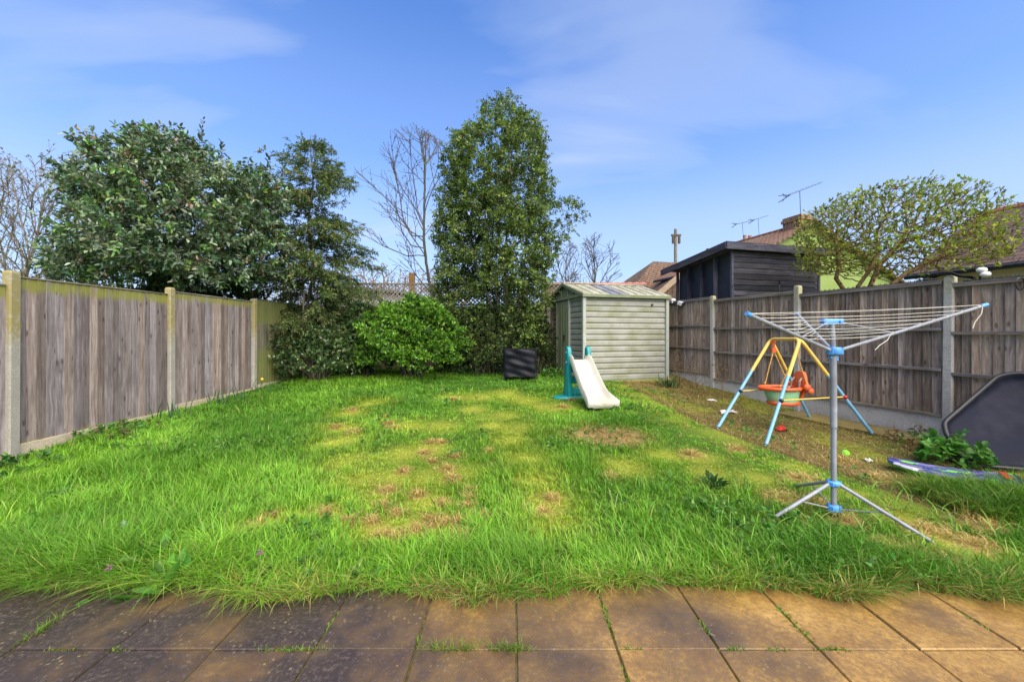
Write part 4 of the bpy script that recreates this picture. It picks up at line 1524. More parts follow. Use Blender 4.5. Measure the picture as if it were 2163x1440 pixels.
    # ropes
    for TPk, yy in zip(TP, (1, -1)):
        tp = W(TPk)
        sy = 0.19 if tp.y > 0 else -0.19
        kn = tp + Vector((0, 0, -0.17)) + (Vector((0, sy, 0)) - Vector((0, tp.y, 0))) * 0.1
        m = MB()
        m.tube([tp, tp + Vector((0.012, 0, -0.06)), kn], 0.009, 6)
        m.tube([tp, tp + Vector((-0.014, 0.006, -0.07)), kn], 0.009, 6)
        m.sphere(tp + Vector((0, 0, -0.035)), (0.03, 0.022, 0.03), 10, 6)
        m.box(kn, (0.06, 0.035, 0.055))
        m.build('hanger', MT['orange'], s)
        m = MB()
        for e in ((-0.19, sy, 0.08), (0.17, sy * 0.85, 0.04)):
            e = Vector(e)
            m.tube([kn, kn.lerp(e, 0.5) + Vector((0.004, 0, 0)), e], 0.0075, 6)
            m.sphere(e + Vector((0, 0, 0.03)), 0.016, 8, 6)
        m.build('rope', MT['rope'], s)


build_swing()


# ------------------------------------------------------------------ rotary clothes airer
def build_airer():
    px, py = 2.485, 2.97
    t = thing('rotary_airer', 'grey three-armed rotary clothes airer with blue joints and white lines', 'clothes airer', (px, py, 0.0))
    Z = lambda y: CAMZ - (y - HY) / FPX * py
    zl, zu, zh, zt = Z(1072), Z(1020), Z(741), Z(679)
    m = MB()
    m.tube([(0, 0, zl - 0.02), (0, 0, Z(903))], 0.019, 12)
    m.tube([(0, 0, Z(903)), (0, 0, Z(902))], 0.0225, 12)
    m.tube([(0, 0, Z(903)), (-0.004, 0, zh)], 0.0225, 12)
    m.tube([(-0.004, 0, zh), (-0.015, 0, zt)], 0.018, 12)
    m.build('pole', MT['grey_tube'], t, True)

    def hub(z, r, h, name='hub'):
        m = MB()
        m.tube([(0, 0, z - h / 2), (0, 0, z - h * 0.3), (0, 0, z + h * 0.3), (0, 0, z + h / 2)], [r * 0.8, r, r, r * 0.85], 16)
        for k in range(3):
            a = R(90 + 120 * k)
            m.box((math.cos(a) * r * 0.8, math.sin(a) * r * 0.8, z), (0.032, 0.032, h * 0.8), Matrix.Rotation(a, 3, 'Z'))
        return m.build(name, MT['blue_plastic'], t, True)
    hub(zl, 0.040, 0.048)
    hub(zu, 0.042, 0.036)
    hub(zh, 0.052, 0.06)
    m = MB()
    m.tube([(0.02, 0, zh - 0.03), (0.025, 0, zh - 0.075)], 0.012, 8)
    m.tube([(-0.03, 0, zh - 0.05), (0.03, 0, zh - 0.05)], 0.014, 8)
    m.build('clip', MT['blue_plastic'], t, True)
    m = MB()
    m.box((-0.015, 0, zt), (0.155, 0.05, 0.042))
    m.box((-0.075, 0, zt - 0.01), (0.03, 0.052, 0.05))
    tb = m.build('top_block', MT['blue_plastic'], t, bevel=0.008)
    m = MB()
    m.tube([(0.035, -0.022, zt), (0.035, -0.034, zt)], 0.013, 10)
    m.build('bolt', MT['blue_plastic'], tb, True)
    # tripod
    feet = [on_ground(1636, 1097), on_ground(1969, 1148), Vector((2.60, 3.52, 0.01))]
    feet[0].z, feet[1].z = 0.015, 0.012
    for f in feet:
        f = f - Vector((px, py, 0))
        d = Vector((f.x, f.y, 0)).normalized()
        a = d * 0.035 + Vector((0, 0, zu))
        m = MB()
        m.tube([a, f], 0.0135, 10)
        lg = m.build('leg', MT['grey_tube'], t, True)
        m = MB()
        m.tube([f + (a - f).normalized() * 0.06, f + (f - a).normalized() * 0.015], [0.0145, 0.006], 8)
        m.build('leg_tip', MT['grey_tube'], lg, True)
        q = a.lerp(f, 0.53)
        m = MB()
        m.tube([d * 0.03 + Vector((0, 0, zl)), q], 0.005, 6)
        m.build('strut', MT['grey_tube'], t)
    m = MB()
    for dx in (0.012, 0.035):
        m.tube([(dx, -0.02, zl), (dx + 0.004, -0.02, zl - 0.09)], 0.004, 5)
    m.build('peg', MT['black'], t)
    # arms
    ends = []
    for ang, r, zz in ((-7.7, 1.00, 1.606), (66.0, 1.03, 1.60), (204.6, 1.0, 1.527)):
        e = Vector((math.cos(R(ang)) * r, math.sin(R(ang)) * r, zz))
        d = Vector((e.x, e.y, 0)).normalized()
        a = d * 0.04 + Vector((0, 0, zh + 0.005))
        ends.append((a, e))
        m = MB()
        m.tube([a, e], 0.0125, 10)
        ar = m.build('arm', MT['grey_tube'], t, True)
        u = (e - a).normalized()
        m = MB()
        m.tube([e - u * 0.012, e + u * 0.028], [0.0165, 0.0145], 10)
        m.build('end_cap', MT['blue_plastic'], ar, True)
        for k in range(8):
            c = a + (e - a) * (0.30 + 0.095 * k)
            m = MB()
            m.tube([c - u * 0.006, c + u * 0.006], 0.0142, 8)
            m.build('line_clip', MT['grey_tube'], ar, True)
        m = MB()
        m.tube([d * 0.03 + Vector((-0.015, 0, zt)), a.lerp(e, 0.40)], 0.0045, 6)
        m.build('stay', MT['grey_tube'], t)
    for k in range(8):
        f = 0.30 + 0.095 * k if k < 7 else 0.985
        P = [a.lerp(e, f) + Vector((0, 0, 0.012)) for a, e in ends]
        m = MB()
        pts = []
        for i in range(3):
            a, b = P[i], P[(i + 1) % 3]
            sag = 0.004 + random.uniform(0, 0.012)
            for s in range(7):
                u = s / 7
                pts.append(a.lerp(b, u) - Vector((0, 0, sag * 4 * u * (1 - u))))
        m.tube(pts, 0.0018, 5, closed=True)
        m.build('washing_line', MT['line'], t)
    for (i, f, d) in ((0, 0.985, Vector((-0.085, -0.02, -0.16))), (0, 0.36, Vector((-0.13, -0.02, -0.115)))):
        a, e = ends[i]
        p = a.lerp(e, f)
        m = MB()
        m.tube([p + Vector((0, -0.012, 0.01)), p + d * 0.35 + Vector((0.012, -0.01, 0)), p + d * 0.7, p + d], 0.0028, 5)
        m.build('loose_line', MT['line'], t)


build_airer()


# ------------------------------------------------------------------ black play tray leaning by the fence
def build_tray():
    Lc = Vector((4.74, 4.05, 0.0))
    e1 = Vector((0.92, -0.38, 0)).normalized()
    th = R(36)
    e2 = Vector((0.38 * math.sin(th), 0.92 * math.sin(th), math.cos(th))).normalized()
    n = e1.cross(e2).normalized()
    if n.dot(Vector((0, 0, CAMZ)) - Lc) < 0:
        n = -n
    out = [(0.03, 0), (-0.055, 0.30), (-0.04, 0.46), (0.60, 1.10), (0.74, 1.15), (1.18, 1.15), (1.33, 1.07), (1.55, 0.52), (1.55, 0.36), (1.38, 0.0)]
    mid = Vector((*out[-1], 0)).lerp(Vector((*out[0], 0)), 0.5)
    pts = bend_path([mid] + [Vector((*p, 0)) for p in out] + [mid], 0.06, 4)[:-1]
    cen = sum(pts, Vector()) / len(pts)
    base = Vector((Lc.x, Lc.y, 0))
    lowest = min((Lc + e1 * p.x + e2 * p.y).z for p in pts)
    lift = 0.0 - lowest + 0.01
    t = thing('play_tray', 'large black plastic play tray with raised rim leaning by the fence', 'tray', (Lc.x, Lc.y, 0))

    def ring(inset, h):
        r = []
        for p in pts:
            d = (p - cen)
            q = p - d.normalized() * inset
            r.append(Lc - base + e1 * q.x + e2 * q.y + n * h + Vector((0, 0, lift)))
        return r
    m = MB()
    m.rings([ring(0.10, -0.035), ring(0.035, -0.03), ring(0.0, 0.03), ring(0.002, 0.052), ring(0.016, 0.062), ring(0.034, 0.052), ring(0.048, 0.02), ring(0.075, -0.012), ring(0.11, -0.018)])
    tr = m.build('tray', MT['tray'], t, True)
    m = MB()
    m.tube([ring(0.012, 0.04)[k] for k in range(len(pts))], 0.024, 8, closed=True)
    m.build('rim', MT['black'], t, True)


build_tray()


# ------------------------------------------------------------------ bodyboard lying by the tray
def build_board():
    a, b = on_ground(1876, 990), on_ground(2158, 1036)
    d = (b - a)
    L = d.length
    t = thing('bodyboard', 'purple and green patterned bodyboard lying flat beside the black tray', 'bodyboard', ((a.x + b.x) / 2, (a.y + b.y) / 2, 0.02), math.atan2(d.y, d.x))
    m_, nt, bs = new_mat('bodyboard_print', 0.6, 0.2)
    v = coords(nt, 'Object')
    mp = N(nt, 'ShaderNodeMapping')
    mp.inputs['Scale'].default_value = (9, 14, 1)
    mp.inputs['Rotation'].default_value = (0, 0, 0.15)
    nt.links.new(v, mp.inputs[0])
    vo = N(nt, 'ShaderNodeTexVoronoi', distance='CHEBYCHEV', s_Scale=1.0, s_Randomness=0.8)
    nt.links.new(mp.outputs[0], vo.inputs['Vector'])
    sp = N(nt, 'ShaderNodeSeparateXYZ')
    nt.links.new(vo.outputs['Color'], sp.inputs[0])
    cc = ramp(nt, [(0.0, (0.025, 0.035, 0.16)), (0.22, (0.06, 0.07, 0.26)), (0.42, (0.17, 0.15, 0.34)), (0.6, (0.17, 0.50, 0.05)), (0.78, (0.12, 0.10, 0.20)), (0.93, (0.5, 0.5, 0.62))], sp.outputs[0], 'CONSTANT').outputs[0]
    nt.links.new(cc, bs.inputs['Base Color'])
    w = 0.165
    xs = [-L / 2 + L * k / 16 for k in range(17)]
    rings = []
    for x in xs:
        u = (x + L / 2) / L
        hw = w * min(1.0, 0.42 + 2.2 * u ** 0.8) * (1 - 0.12 * float(sstep(0.85, 1, u)))
        zz = 0.03 + 0.035 * (2 * u - 1) ** 2
        pr = [(-hw, 0.0), (-hw - 0.004, 0.014), (-hw + 0.01, 0.03), (hw - 0.01, 0.03), (hw + 0.004, 0.014), (hw, 0.0)]
        rings.append([Vector((x, p[0], zz + p[1])) for p in pr])
    m = MB()
    m.rings(rings)
    m.build('deck', m_, t)
    m = MB()
    rr = []
    for q in rings:
        rr.append([q[0] + Vector((0, 0.004, -0.012)), q[0] + Vector((0, -0.006, 0.010)), q[5] + Vector((0, 0.006, 0.010)), q[5] + Vector((0, -0.004, -0.012))])
    m.rings(rr)
    m.build('slick_base', speckle('lime_foam', (0.12, 0.36, 0.03), (0.17, 0.45, 0.05), 6, 0.5, 0.3, 0.05), t)
    m = MB()
    x = L / 2 - 0.09
    m.box((x, 0.0, 0.098), (0.045, 0.20, 0.012))
    m.build('leash_strap', MT['red'], t)
    m = MB()
    m.box((L / 2 - 0.012, 0, 0.075), (0.03, 0.27, 0.04))
    m.build('tail_bumper', MT['black'], t, bevel=0.008)


build_board()


# ------------------------------------------------------------------ small things on the ground
def build_small():
    p = on_ground(1786, 964)
    b = MB()
    b.sphere((0, 0, 0.038), 0.038, 18, 12)
    o = b.build('ball', MT['lime'], None, True)
    o.location = (p.x, p.y, p.z)
    tag(o, 'small lime green ball in the worn grass behind the airer pole', 'ball')

    def crumple(name, label, px, py, sx, sy, h, mat, seed):
        p = on_ground(px, py)
        r = random.Random(seed)
        n, k = 9, 7
        vs, fs = [], []
        for j in range(k):
            for i in range(n):
                u, v = i / (n - 1) - .5, j / (k - 1) - .5
                vs.append((u * sx + r.uniform(-.012, .012), v * sy + r.uniform(-.012, .012), h * (0.25 + r.random() * 0.75) * (1 - 2.4 * (u * u + v * v) * 0.7)))
        for j in range(k - 1):
            for i in range(n - 1):
                fs.append((j * n + i, j * n + i + 1, (j + 1) * n + i + 1, (j + 1) * n + i))
        m = MB()
        m.add(vs, fs)
        o = m.build(name, mat, None, True)
        md = o.modifiers.new('thickness', 'SOLIDIFY')
        md.thickness = 0.003
        o.location = (p.x, p.y, p.z + 0.005)
        o.rotation_euler = (0, 0, r.uniform(-0.6, 0.2))
        tag(o, label, 'litter')
    crumple('plastic_sheet', 'crumpled clear plastic sheet near the left front leg of the swing', 1536, 873, 0.30, 0.13, 0.08, MT['film'], 3)
    crumple('plastic_scrap', 'white plastic scrap near the twiggy shrub by the fence', 1503, 847, 0.20, 0.09, 0.05, MT['film'], 5)
    crumple('paper_scrap', 'small pale scrap in the grass beside the airer pole', 1835, 975, 0.06, 0.05, 0.04, MT['white'], 8)
    crumple('pale_bag', 'pale bag lying under the tall evergreen behind the lawn', 1012, 776, 0.5, 0.25, 0.12, MT['white'], 9)
    crumple('wrapper', 'pale blue wrapper half hidden in the long grass', 262, 1122, 0.06, 0.05, 0.08, speckle('blue_wrapper', (0.35, 0.45, 0.55), (0.5, 0.6, 0.68), 12, 0.4, 0.4, 0.1), 12)
    # red toy car lying under the swing
    p = on_ground(1650, 911)
    t = thing('toy_car', 'small broken red toy on the soil under the swing', 'toy', (p.x, p.y, p.z), 0.5)
    m = MB()
    m.rings([[Vector((x * s, y * s2, z)) for x, y in ((-.075, -.035), (.075, -.035), (.09, 0), (.075, .035), (-.075, .035), (-.085, 0))] for s, s2, z in ((1, 1, .02), (1.02, 1.05, .04), (.7, .8, .055), (.5, .65, .08))])
    m.build('body', MT['red'], t, bevel=0.006)
    for x in (-.05, .05):
        for y in (-.04, .04):
            m = MB()
            m.tube([(x, y - .008, .02), (x, y + .008, .02)], .02, 10)
            m.build('wheel', MT['black'], t, True)

    # covered seat by the shed
    c = at(1099, 793, 9.12)
    gz = g1(c.x, c.y)
    t = thing('covered_seat', 'garden seat under a creased black weatherproof cover by the tall evergreen', 'covered seat', (c.x, c.y, gz), R(-4))
    W, D, H = 0.80, 0.50, 0.74
    nx, ny = 26, 40
    r = random.Random(4)
    ph = [r.uniform(0, 6) for _ in range(6)]
    outl = [(-W / 2, 0.10), (-W / 2, H), (W / 2, H), (W / 2, 0.10)]
    rings = []
    for j in range(ny + 1):
        f = j / ny
        z = 0.10 + (H - 0.10) * f
        ring = []
        for k in range(64):
            a = 2 * math.pi * k / 64
            ca, sa = math.cos(a), math.sin(a)
            q = (abs(ca) ** 8 + abs(sa) ** 8) ** (-1 / 8)
            x, y = ca * q, sa * q
            sag = 0.010 * math.sin(13 * f + ph[0] - 2.4 * (1 - x * x)) + 0.008 * math.sin(24 * f + 4.2 * x + ph[1]) + 0.010 * math.sin(6 * x + ph[2] + 9 * f)
            fr = (1 - abs(x) ** 6)
            back = 0.0
            ring.append(Vector((x * (W / 2 - 0.012 * (1 - abs(f - 0.5) * 2)), y * (D / 2 - back * 0.5) + back + (sag * fr if y < 0 else 0), z + 0.0 * f - (0.01 * math.sin(8 * a + ph[3]) if j == 0 else 0) + (0.006 * math.sin(11 * x + ph[4]) if j == ny else 0))))
        rings.append(ring)
    top = [Vector((p.x * 0.9, p.y * 0.85 + 0.01, H + 0.012)) for p in rings[-1]]
    m = MB()
    m.rings(rings + [top])
    m.build('cover', MT['cover'], t, True)
    for x in (-W / 2 + 0.03, W / 2 - 0.03):
        for y in (-D / 2 + 0.04, D / 2):
            m = MB()
            m.box((x, y, 0.09), (0.035, 0.035, 0.20))
            m.build('leg', MT['black'], t)
    m = MB()
    m.tube([(-W / 2, -D / 2 + 0.05, H - 0.01), (W / 2, -D / 2 + 0.05, H - 0.01)], 0.016, 8)
    m.build('hem', MT['cover'], t, True)

    # security camera on the fence top beside the metal shed
    p = at(1437, 641, 9.75)
    t = thing('security_camera', 'white box security camera on the fence top beside the metal shed', 'camera', (p.x, p.y, p.z))
    rot = Matrix.Rotation(R(25), 3, 'Z') @ Matrix.Rotation(R(18), 3, 'X')
    m = MB()
    m.box((0, -0.02, 0), (0.105, 0.13, 0.095), rot)
    m.build('housing', MT['white'], t, bevel=0.008)
    m = MB()
    m.box(rot @ Vector((0, -0.068, 0)) + Vector((0, -0.02, 0)), (0.08, 0.006, 0.07), rot)
    m.build('lens', MT['black'], t)
    m = MB()
    m.tube([(0, 0.03, 0), (0.02, 0.10, 0.02), (0.03, 0.12, -0.05)], 0.012, 6)
    m.build('bracket', MT['white'], t)
    p = at(1422, 634, 10.1)
    m = MB()
    m.sphere((0, 0, 0), (0.07, 0.06, 0.05), 12, 8)
    m.box((0, 0, -0.05), (0.10, 0.08, 0.05))
    o = m.build('junction_box', MT['white'], None, True)
    o.location = (p.x, p.y, p.z)
    tag(o, 'pale rounded junction box on the fence top next to the shed roof', 'junction box')
    # cable bundle and floodlights on the post by the right-hand panel
    p = Vector((RFX(5.04), 5.04, 2.16))
    t = thing('cable_bundle', 'coiled bundle of black cable lying over the concrete post top', 'cable', p)
    m = MB()
    r = random.Random(8)
    u = -RD
    for k in range(11):
        q = lambda a, z: u * a + Vector((-0.03 + r.uniform(-.03, .02), -0.01, z + r.uniform(-.012, .022)))
        m.tube(bend_path([q(-.13 - r.uniform(0, .04), .0), q(-.05, .028), q(.05, .022), q(.13, -.03), q(.22 + r.uniform(0, .04), -.062)], .05, 3), .0075, 5)
    m.build('cables', MT['cable'], t, True)
    t = thing('floodlight', 'pair of small white floodlights beside the cable bundle on the fence', 'floodlight', p - RD * 0.30 + Vector((-0.02, 0, -0.075)))
    for dx, dz in ((0.0, 0.10), (0.02, 0.045)):
        m = MB()
        m.sphere((dx, -0.02 - dx, dz), (0.055, 0.045, 0.034), 12, 8)
        m.build('lamp_head', MT['white'], t, True)
    m = MB()
    m.tube([(0.02, 0.02, -0.06), (0.01, 0, 0.08)], 0.012, 6)
    m.build('bracket', MT['black'], t)
    # looped cable at the frame edge
    p = at(2150, 600, RFX(0) and 4.42)
    m = MB()
    m.tube([p + Vector((0.05 * math.cos(a), -0.02, 0.07 * math.sin(a))) for a in [2 * math.pi * k / 14 for k in range(14)]], 0.006, 5, closed=True)
    o = m.build('cable_loop', MT['black'], None, True)
    tag(o, 'small loop of black cable on the fence top near the right edge', 'cable')
    # plastic spike strips along the fence tops
    for y0, y1, lab in ((5.12, 6.86, 'strip of short plastic spikes along the fence top below the pruned tree'), (3.9, 4.9, 'strip of short plastic spikes along the fence top above the black tray')):
        zt = 2.11 if y0 > 5 else 2.055
        t = thing('spike_strip', lab, 'spike strip', (RFX(y0), y0, zt + 0.008), math.atan2(RD.y, RD.x))
        Ls = (y1 - y0) * rl
        m = MB()
        m.box((Ls / 2, 0, 0.006), (Ls, 0.045, 0.008))
        m.build('strip', MT['dark_metal'], t)
        k = 0
        x = 0.02
        m = MB()
        while x < Ls:
            m.tube([(x, 0.012 * (-1) ** k, 0.008), (x, 0.012 * (-1) ** k, 0.034)], [0.006, 0.002], 4)
            x += 0.035
            k += 1
        o = m.build('spikes', MT['dark_metal'], t)
        o['kind'] = 'stuff'
    # buff slabs sunk along the fence under the swing
    pv = MB()
    pv.box((0, 0, -0.03), (0.1, 0.1, 0.02))
    a, b = on_ground(1650, 893), on_ground(1890, 938)
    d = (b - a)
    path = thing('path', 'mossy wet buff paving slabs along the gravel board behind the swing', 'path', (a.x, a.y, 0))
    path['kind'] = 'structure'
    del path['category']
    u = Vector((0.292, -1, 0)).normalized()
    w = Vector((1, 0.292, 0)).normalized()
    for k in range(4):
        c = Vector((RFX(6.85), 6.85, 0)) + u * (0.3 + k * 0.6) - w * 0.36
        m = MB()
        m.box((0, 0, 0), (0.59, 0.59, 0.05))
        o = m.build('path_slab', MT['path_slab'], path, bevel=0.006)
        o.location = c - Vector((a.x, a.y, 0)) + Vector((0, 0, g1(c.x, c.y) + 0.012))
        o.rotation_euler = (random.uniform(-.01, .01), random.uniform(-.01, .01), math.atan2(u.y, u.x))


build_small()


# ------------------------------------------------------------------ plants: growth, branch and leaf meshes
def nrm(v):
    return v / np.maximum(np.linalg.norm(v, axis=-1, keepdims=True), 1e-9)


def in_poly(px, py, poly):
    inside = np.zeros(len(px), bool)
    n = len(poly)
    for i in range(n):
        x0, y0 = poly[i]
        x1, y1 = poly[(i + 1) % n]
        c = ((y0 > py) != (y1 > py)) & (px < (x1 - x0) * (py - y0) / (y1 - y0 + 1e-12) + x0)
        inside ^= c
    return inside


def crown_points(poly, Y0, hd, n, shell=0.0, seed=0):
    """points through a crown whose outline, seen from the garden, is poly; the crown is round in depth"""
    r = np.random.default_rng(seed)
    P = np.array(poly, float)
    out = []
    tot = 0
    rows = np.linspace(P[:, 1].min(), P[:, 1].max(), 60)
    xs = np.linspace(P[:, 0].min(), P[:, 0].max(), 160)
    ext = []
    for y in rows:
        m = in_poly(xs, np.full(160, y), poly)
        ext.append((xs[m].min(), xs[m].max()) if m.any() else (np.nan, np.nan))
    ext = np.array(ext)
    ok = ~np.isnan(ext[:, 0])
    while tot < n:
        px = r.uniform(P[:, 0].min(), P[:, 0].max(), n * 2)
        py = r.uniform(P[:, 1].min(), P[:, 1].max(), n * 2)
        m = in_poly(px, py, poly)
        px, py = px[m], py[m]
        xl = np.interp(py, rows[ok], ext[ok, 0])
        xr = np.interp(py, rows[ok], ext[ok, 1])
        half = np.maximum((xr - xl) / 2, 1)
        s = np.clip((px - (xl + xr) / 2) / half, -1, 1)
        D = np.minimum(half / FPX * Y0, hd) * np.sqrt(1 - s * s)
        u = r.uniform(-1, 1, len(px))
        if shell:
            keep = (u * u * (1 - s * s) + s * s) > shell * r.random(len(px))
        else:
            keep = np.ones(len(px), bool)
        X = (px - CX) / FPX * Y0
        Z = CAMZ - (py - HY) / FPX * Y0
        q = np.stack([X, Y0 + u * D, Z], 1)[keep]
        out.append(q)
        tot += len(q)
    return np.concatenate(out)[:n]


def clumped(A, k, r, seed):
    """gather crown points round k clump centres, leaving gaps between the clumps"""
    g = np.random.default_rng(seed)
    c = A[g.choice(len(A), k, replace=False)]
    d = np.linalg.norm(A[:, None] - c[None], axis=2)
    i = d.argmin(1)
    dm = d.min(1)
    f = np.clip(r / np.maximum(dm, 1e-6), 0, 1)[:, None]
    return c[i] + (A - c[i]) * f


def colonize(attr, seeds, step, dk, iters=90, di=None, trop=(0, 0, 0.05), jit=0.25, seed=0):
    """grow branches from the seed polylines towards the attraction points"""
    r = np.random.default_rng(seed)
    P, par = [], []
    for s in seeds:
        prev = -1
        start = 0
        if isinstance(s[0], int):                    # (node index, pts...)
            prev = s[0]
            start = 1
        for a, b in zip(s[start:-1], s[start + 1:]):
            a, b = np.array(a, float), np.array(b, float)
            m = max(1, int(np.linalg.norm(b - a) / step))
            for k in range(m):
                q = a + (b - a) * (k / m)
                P.append(q)
                par.append(prev)
                prev = len(P) - 1
        P.append(np.array(s[-1], float))
        par.append(prev)
    P = np.array(P)
    par = list(par)
    A = np.array(attr, float)
    d = np.linalg.norm(A[:, None] - P[None], axis=2)
    ni = d.argmin(1)
    nd = d.min(1)
    trop = np.array(trop)
    for it in range(iters):
        keep = nd > dk
        A, ni, nd = A[keep], ni[keep], nd[keep]
        if len(A) == 0:
            break
        act = nd < di if di else np.ones(len(A), bool)
        if not act.any():
            act[nd.argmin()] = True
        acc = np.zeros_like(P)
        np.add.at(acc, ni[act], nrm(A[act] - P[ni[act]]))
        idx = np.unique(ni[act])
        dirs = nrm(nrm(acc[idx]) + trop + r.normal(0, jit, (len(idx), 3)))
        newP = P[idx] + dirs * step
        base = len(P)
        P = np.concatenate([P, newP])
        par += list(idx)
        dn = np.linalg.norm(A[:, None] - newP[None], axis=2)
        j = dn.argmin(1)
        dm = dn[np.arange(len(A)), j]
        upd = dm < nd
        ni[upd] = base + j[upd]
        nd[upd] = dm[upd]
        if len(P) > 14000:
            break
    par = np.array(par)
    return P, par


def radii(P, par, tip, e, rmax=None):
    n = len(P)
    acc = np.zeros(n)
    kids = np.zeros(n, int)
    for i in range(n):
        if par[i] >= 0:
            kids[par[i]] += 1
    for i in range(n - 1, -1, -1):
        if kids[i] == 0:
            acc[i] = 1.0
        if par[i] >= 0:
            acc[par[i]] += acc[i]
    r = tip * acc ** (1.0 / e)
    if rmax:
        r = np.minimum(r, rmax)
    return r, kids


def seg_mesh(name, P, par, r, mat, n=5):
    """each growth step as a tapered tube; steps share direction so limbs read as continuous"""
    idx = np.where(par >= 0)[0]
    a, b = P[par[idx]], P[idx]
    ra = np.minimum(r[par[idx]], r[idx] * 1.35)
    rb = r[idx]
    t = nrm(b - a)
    b = b + t * (rb[:, None] * 0.6)
    ref = np.where(np.abs(t[:, 2:3]) > 0.9, np.array([[1.0, 0, 0]]), np.array([[0, 0, 1.0]]))
    u = nrm(np.cross(t, ref))
    w = np.cross(t, u)
    m = len(idx)
    V = np.zeros((m, 2 * n, 3))
    for k in range(n):
        c, s = math.cos(2 * math.pi * k / n), math.sin(2 * math.pi * k / n)
        V[:, k] = a + (u * c + w * s) * ra[:, None]
        V[:, n + k] = b + (u * c + w * s) * rb[:, None]
    off = (np.arange(m) * 2 * n)[:, None, None]
    F = np.array([[k, (k + 1) % n, n + (k + 1) % n, n + k] for k in range(n)])[None] + off
    return np_mesh(name, V.reshape(-1, 3), F.ravel(), np.full(m * n, 4), mat, None, True)


def leaves(base, dirs, L, k, ll, lw, ang, col, upb=0.2, oval=False, droop=0.0, start=0.15, flat=0.7, seed=0, lvar=0.25, stem=0.0, stem_col=(0.10, 0.08, 0.05), angv=0.25):
    """leaves set round short shoots. base, dirs (N,3); L (N,); col (N,3). returns V, loops, counts, C"""
    r = np.random.default_rng(seed)
    N_ = len(base)
    dirs = nrm(dirs)
    ref = np.where(np.abs(dirs[:, 2:3]) > 0.9, np.array([[1.0, 0, 0]]), np.array([[0, 0, 1.0]]))
    a = nrm(np.cross(dirs, ref))
    b = np.cross(dirs, a)
    j = np.arange(k)[None, :]
    t = start + (1 - start) * (j + 0.5 + r.uniform(-.3, .3, (N_, k))) / k
    az = j * 2.399 + r.uniform(0, 6.28, (N_, 1)) + r.normal(0, 0.4, (N_, k))
    pos = base[:, None] + dirs[:, None] * (L[:, None] * t)[..., None]
    pos[..., 2] -= droop * (t ** 2) * L[:, None]
    rad = a[:, None] * np.cos(az)[..., None] + b[:, None] * np.sin(az)[..., None]
    an = ang + r.normal(0, angv, (N_, k))
    ld = dirs[:, None] * np.cos(an)[..., None] + rad * np.sin(an)[..., None]
    ld[..., 2] += upb - droop * t
    ld = nrm(ld).reshape(-1, 3)
    pos = pos.reshape(-1, 3)
    M = len(pos)
    up = np.array([[0, 0, 1.0]]) * flat + r.normal(0, 0.5, (M, 3))
    side = nrm(np.cross(ld, up))
    nn = np.cross(side, ld)
    s = (ll * (0.65 + 0.7 * r.random(M)))[:, None]
    w = lw * s / ll
    C = np.repeat(col, k, 0) * (1 + lvar * r.normal(0, 1, (M, 1)).clip(-1.8, 1.8))
    C = np.clip(C * (1 + 0.10 * r.normal(0, 1, (M, 3))), 0.003, 0.9)
    curl = s * r.uniform(0.0, 0.25, (M, 1))
    if oval:
        V = np.stack([pos, pos + ld * s * .28 - side * w * .46 + nn * w * .18, pos + ld * s * .68 - side * w * .44 + nn * w * .14 - nn * curl * .4,
                      pos + ld * s - nn * curl, pos + ld * s * .68 + side * w * .44 + nn * w * .14 - nn * curl * .4, pos + ld * s * .28 + side * w * .46 + nn * w * .18], 1)
        nv = 6
        F = np.array([[0, 1, 2, 3], [0, 3, 4, 5]])
    else:
        V = np.stack([pos, pos + ld * s * .45 - side * w * .5 + nn * w * .15, pos + ld * s - nn * curl, pos + ld * s * .45 + side * w * .5 + nn * w * .15], 1)
        nv = 4
        F = np.array([[0, 1, 2, 3]])
    loops = (F[None] + (np.arange(M) * nv)[:, None, None]).ravel()
    counts = np.full(M * len(F), 4)
    V = V.reshape(-1, 3)
    Cv = np.repeat(C, nv, 0)
    if stem > 0:                                     # thin triangular shoots carrying the leaves
        e = base + dirs * L[:, None]
        e[:, 2] -= droop * L
        q = [base + a * stem, base - a * stem * .5 + b * stem * .87, base - a * stem * .5 - b * stem * .87, e]
        SV = np.stack(q, 1).reshape(-1, 3)
        o = len(V)
        f = np.array([[0, 1, 3], [1, 2, 3], [2, 0, 3]])
        sl = (f[None] + (np.arange(N_) * 4)[:, None, None] + o).ravel()
        V = np.concatenate([V, SV])
        loops = np.concatenate([loops, sl])
        counts = np.concatenate([counts, np.full(N_ * 3, 3)])
        Cv = np.concatenate([Cv, np.tile(np.array(stem_col), (N_ * 4, 1))])
    return V, loops, counts, Cv


def palette(n, cols, wts=None, seed=0, noise_=0.12):
    r = np.random.default_rng(seed)
    cols = np.array(cols)
    i = r.choice(len(cols), n, p=None if wts is None else np.array(wts) / sum(wts))
    return np.clip(cols[i] * (1 + noise_ * r.normal(0, 1, (n, 1))), 0.003, 0.9)


def merge(parts):
    V, Lp, Cn, C = [], [], [], []
    o = 0
    for v, l, c, k in parts:
        V.append(v)
        Lp.append(np.asarray(l) + o)
        Cn.append(c)
        C.append(k)
        o += len(v)
    return np.concatenate(V), np.concatenate(Lp), np.concatenate(Cn), np.concatenate(C)


def leaf_obj(name, parts, mat, parent):
    V, l, c, k = merge(parts)
    return link(name, np_mesh(name, V - np.array(parent.location)[None], l, c, mat, k), parent)


def plant(name, label, cat, base, group=None):
    return thing(name, label, cat, base, 0, group)


def add_wood(t, P, par, r, mat, part='trunk', n=5):
    me = seg_mesh(part, P - np.array(t.location)[None], par, r, mat, n)
    return link(part, me, t)


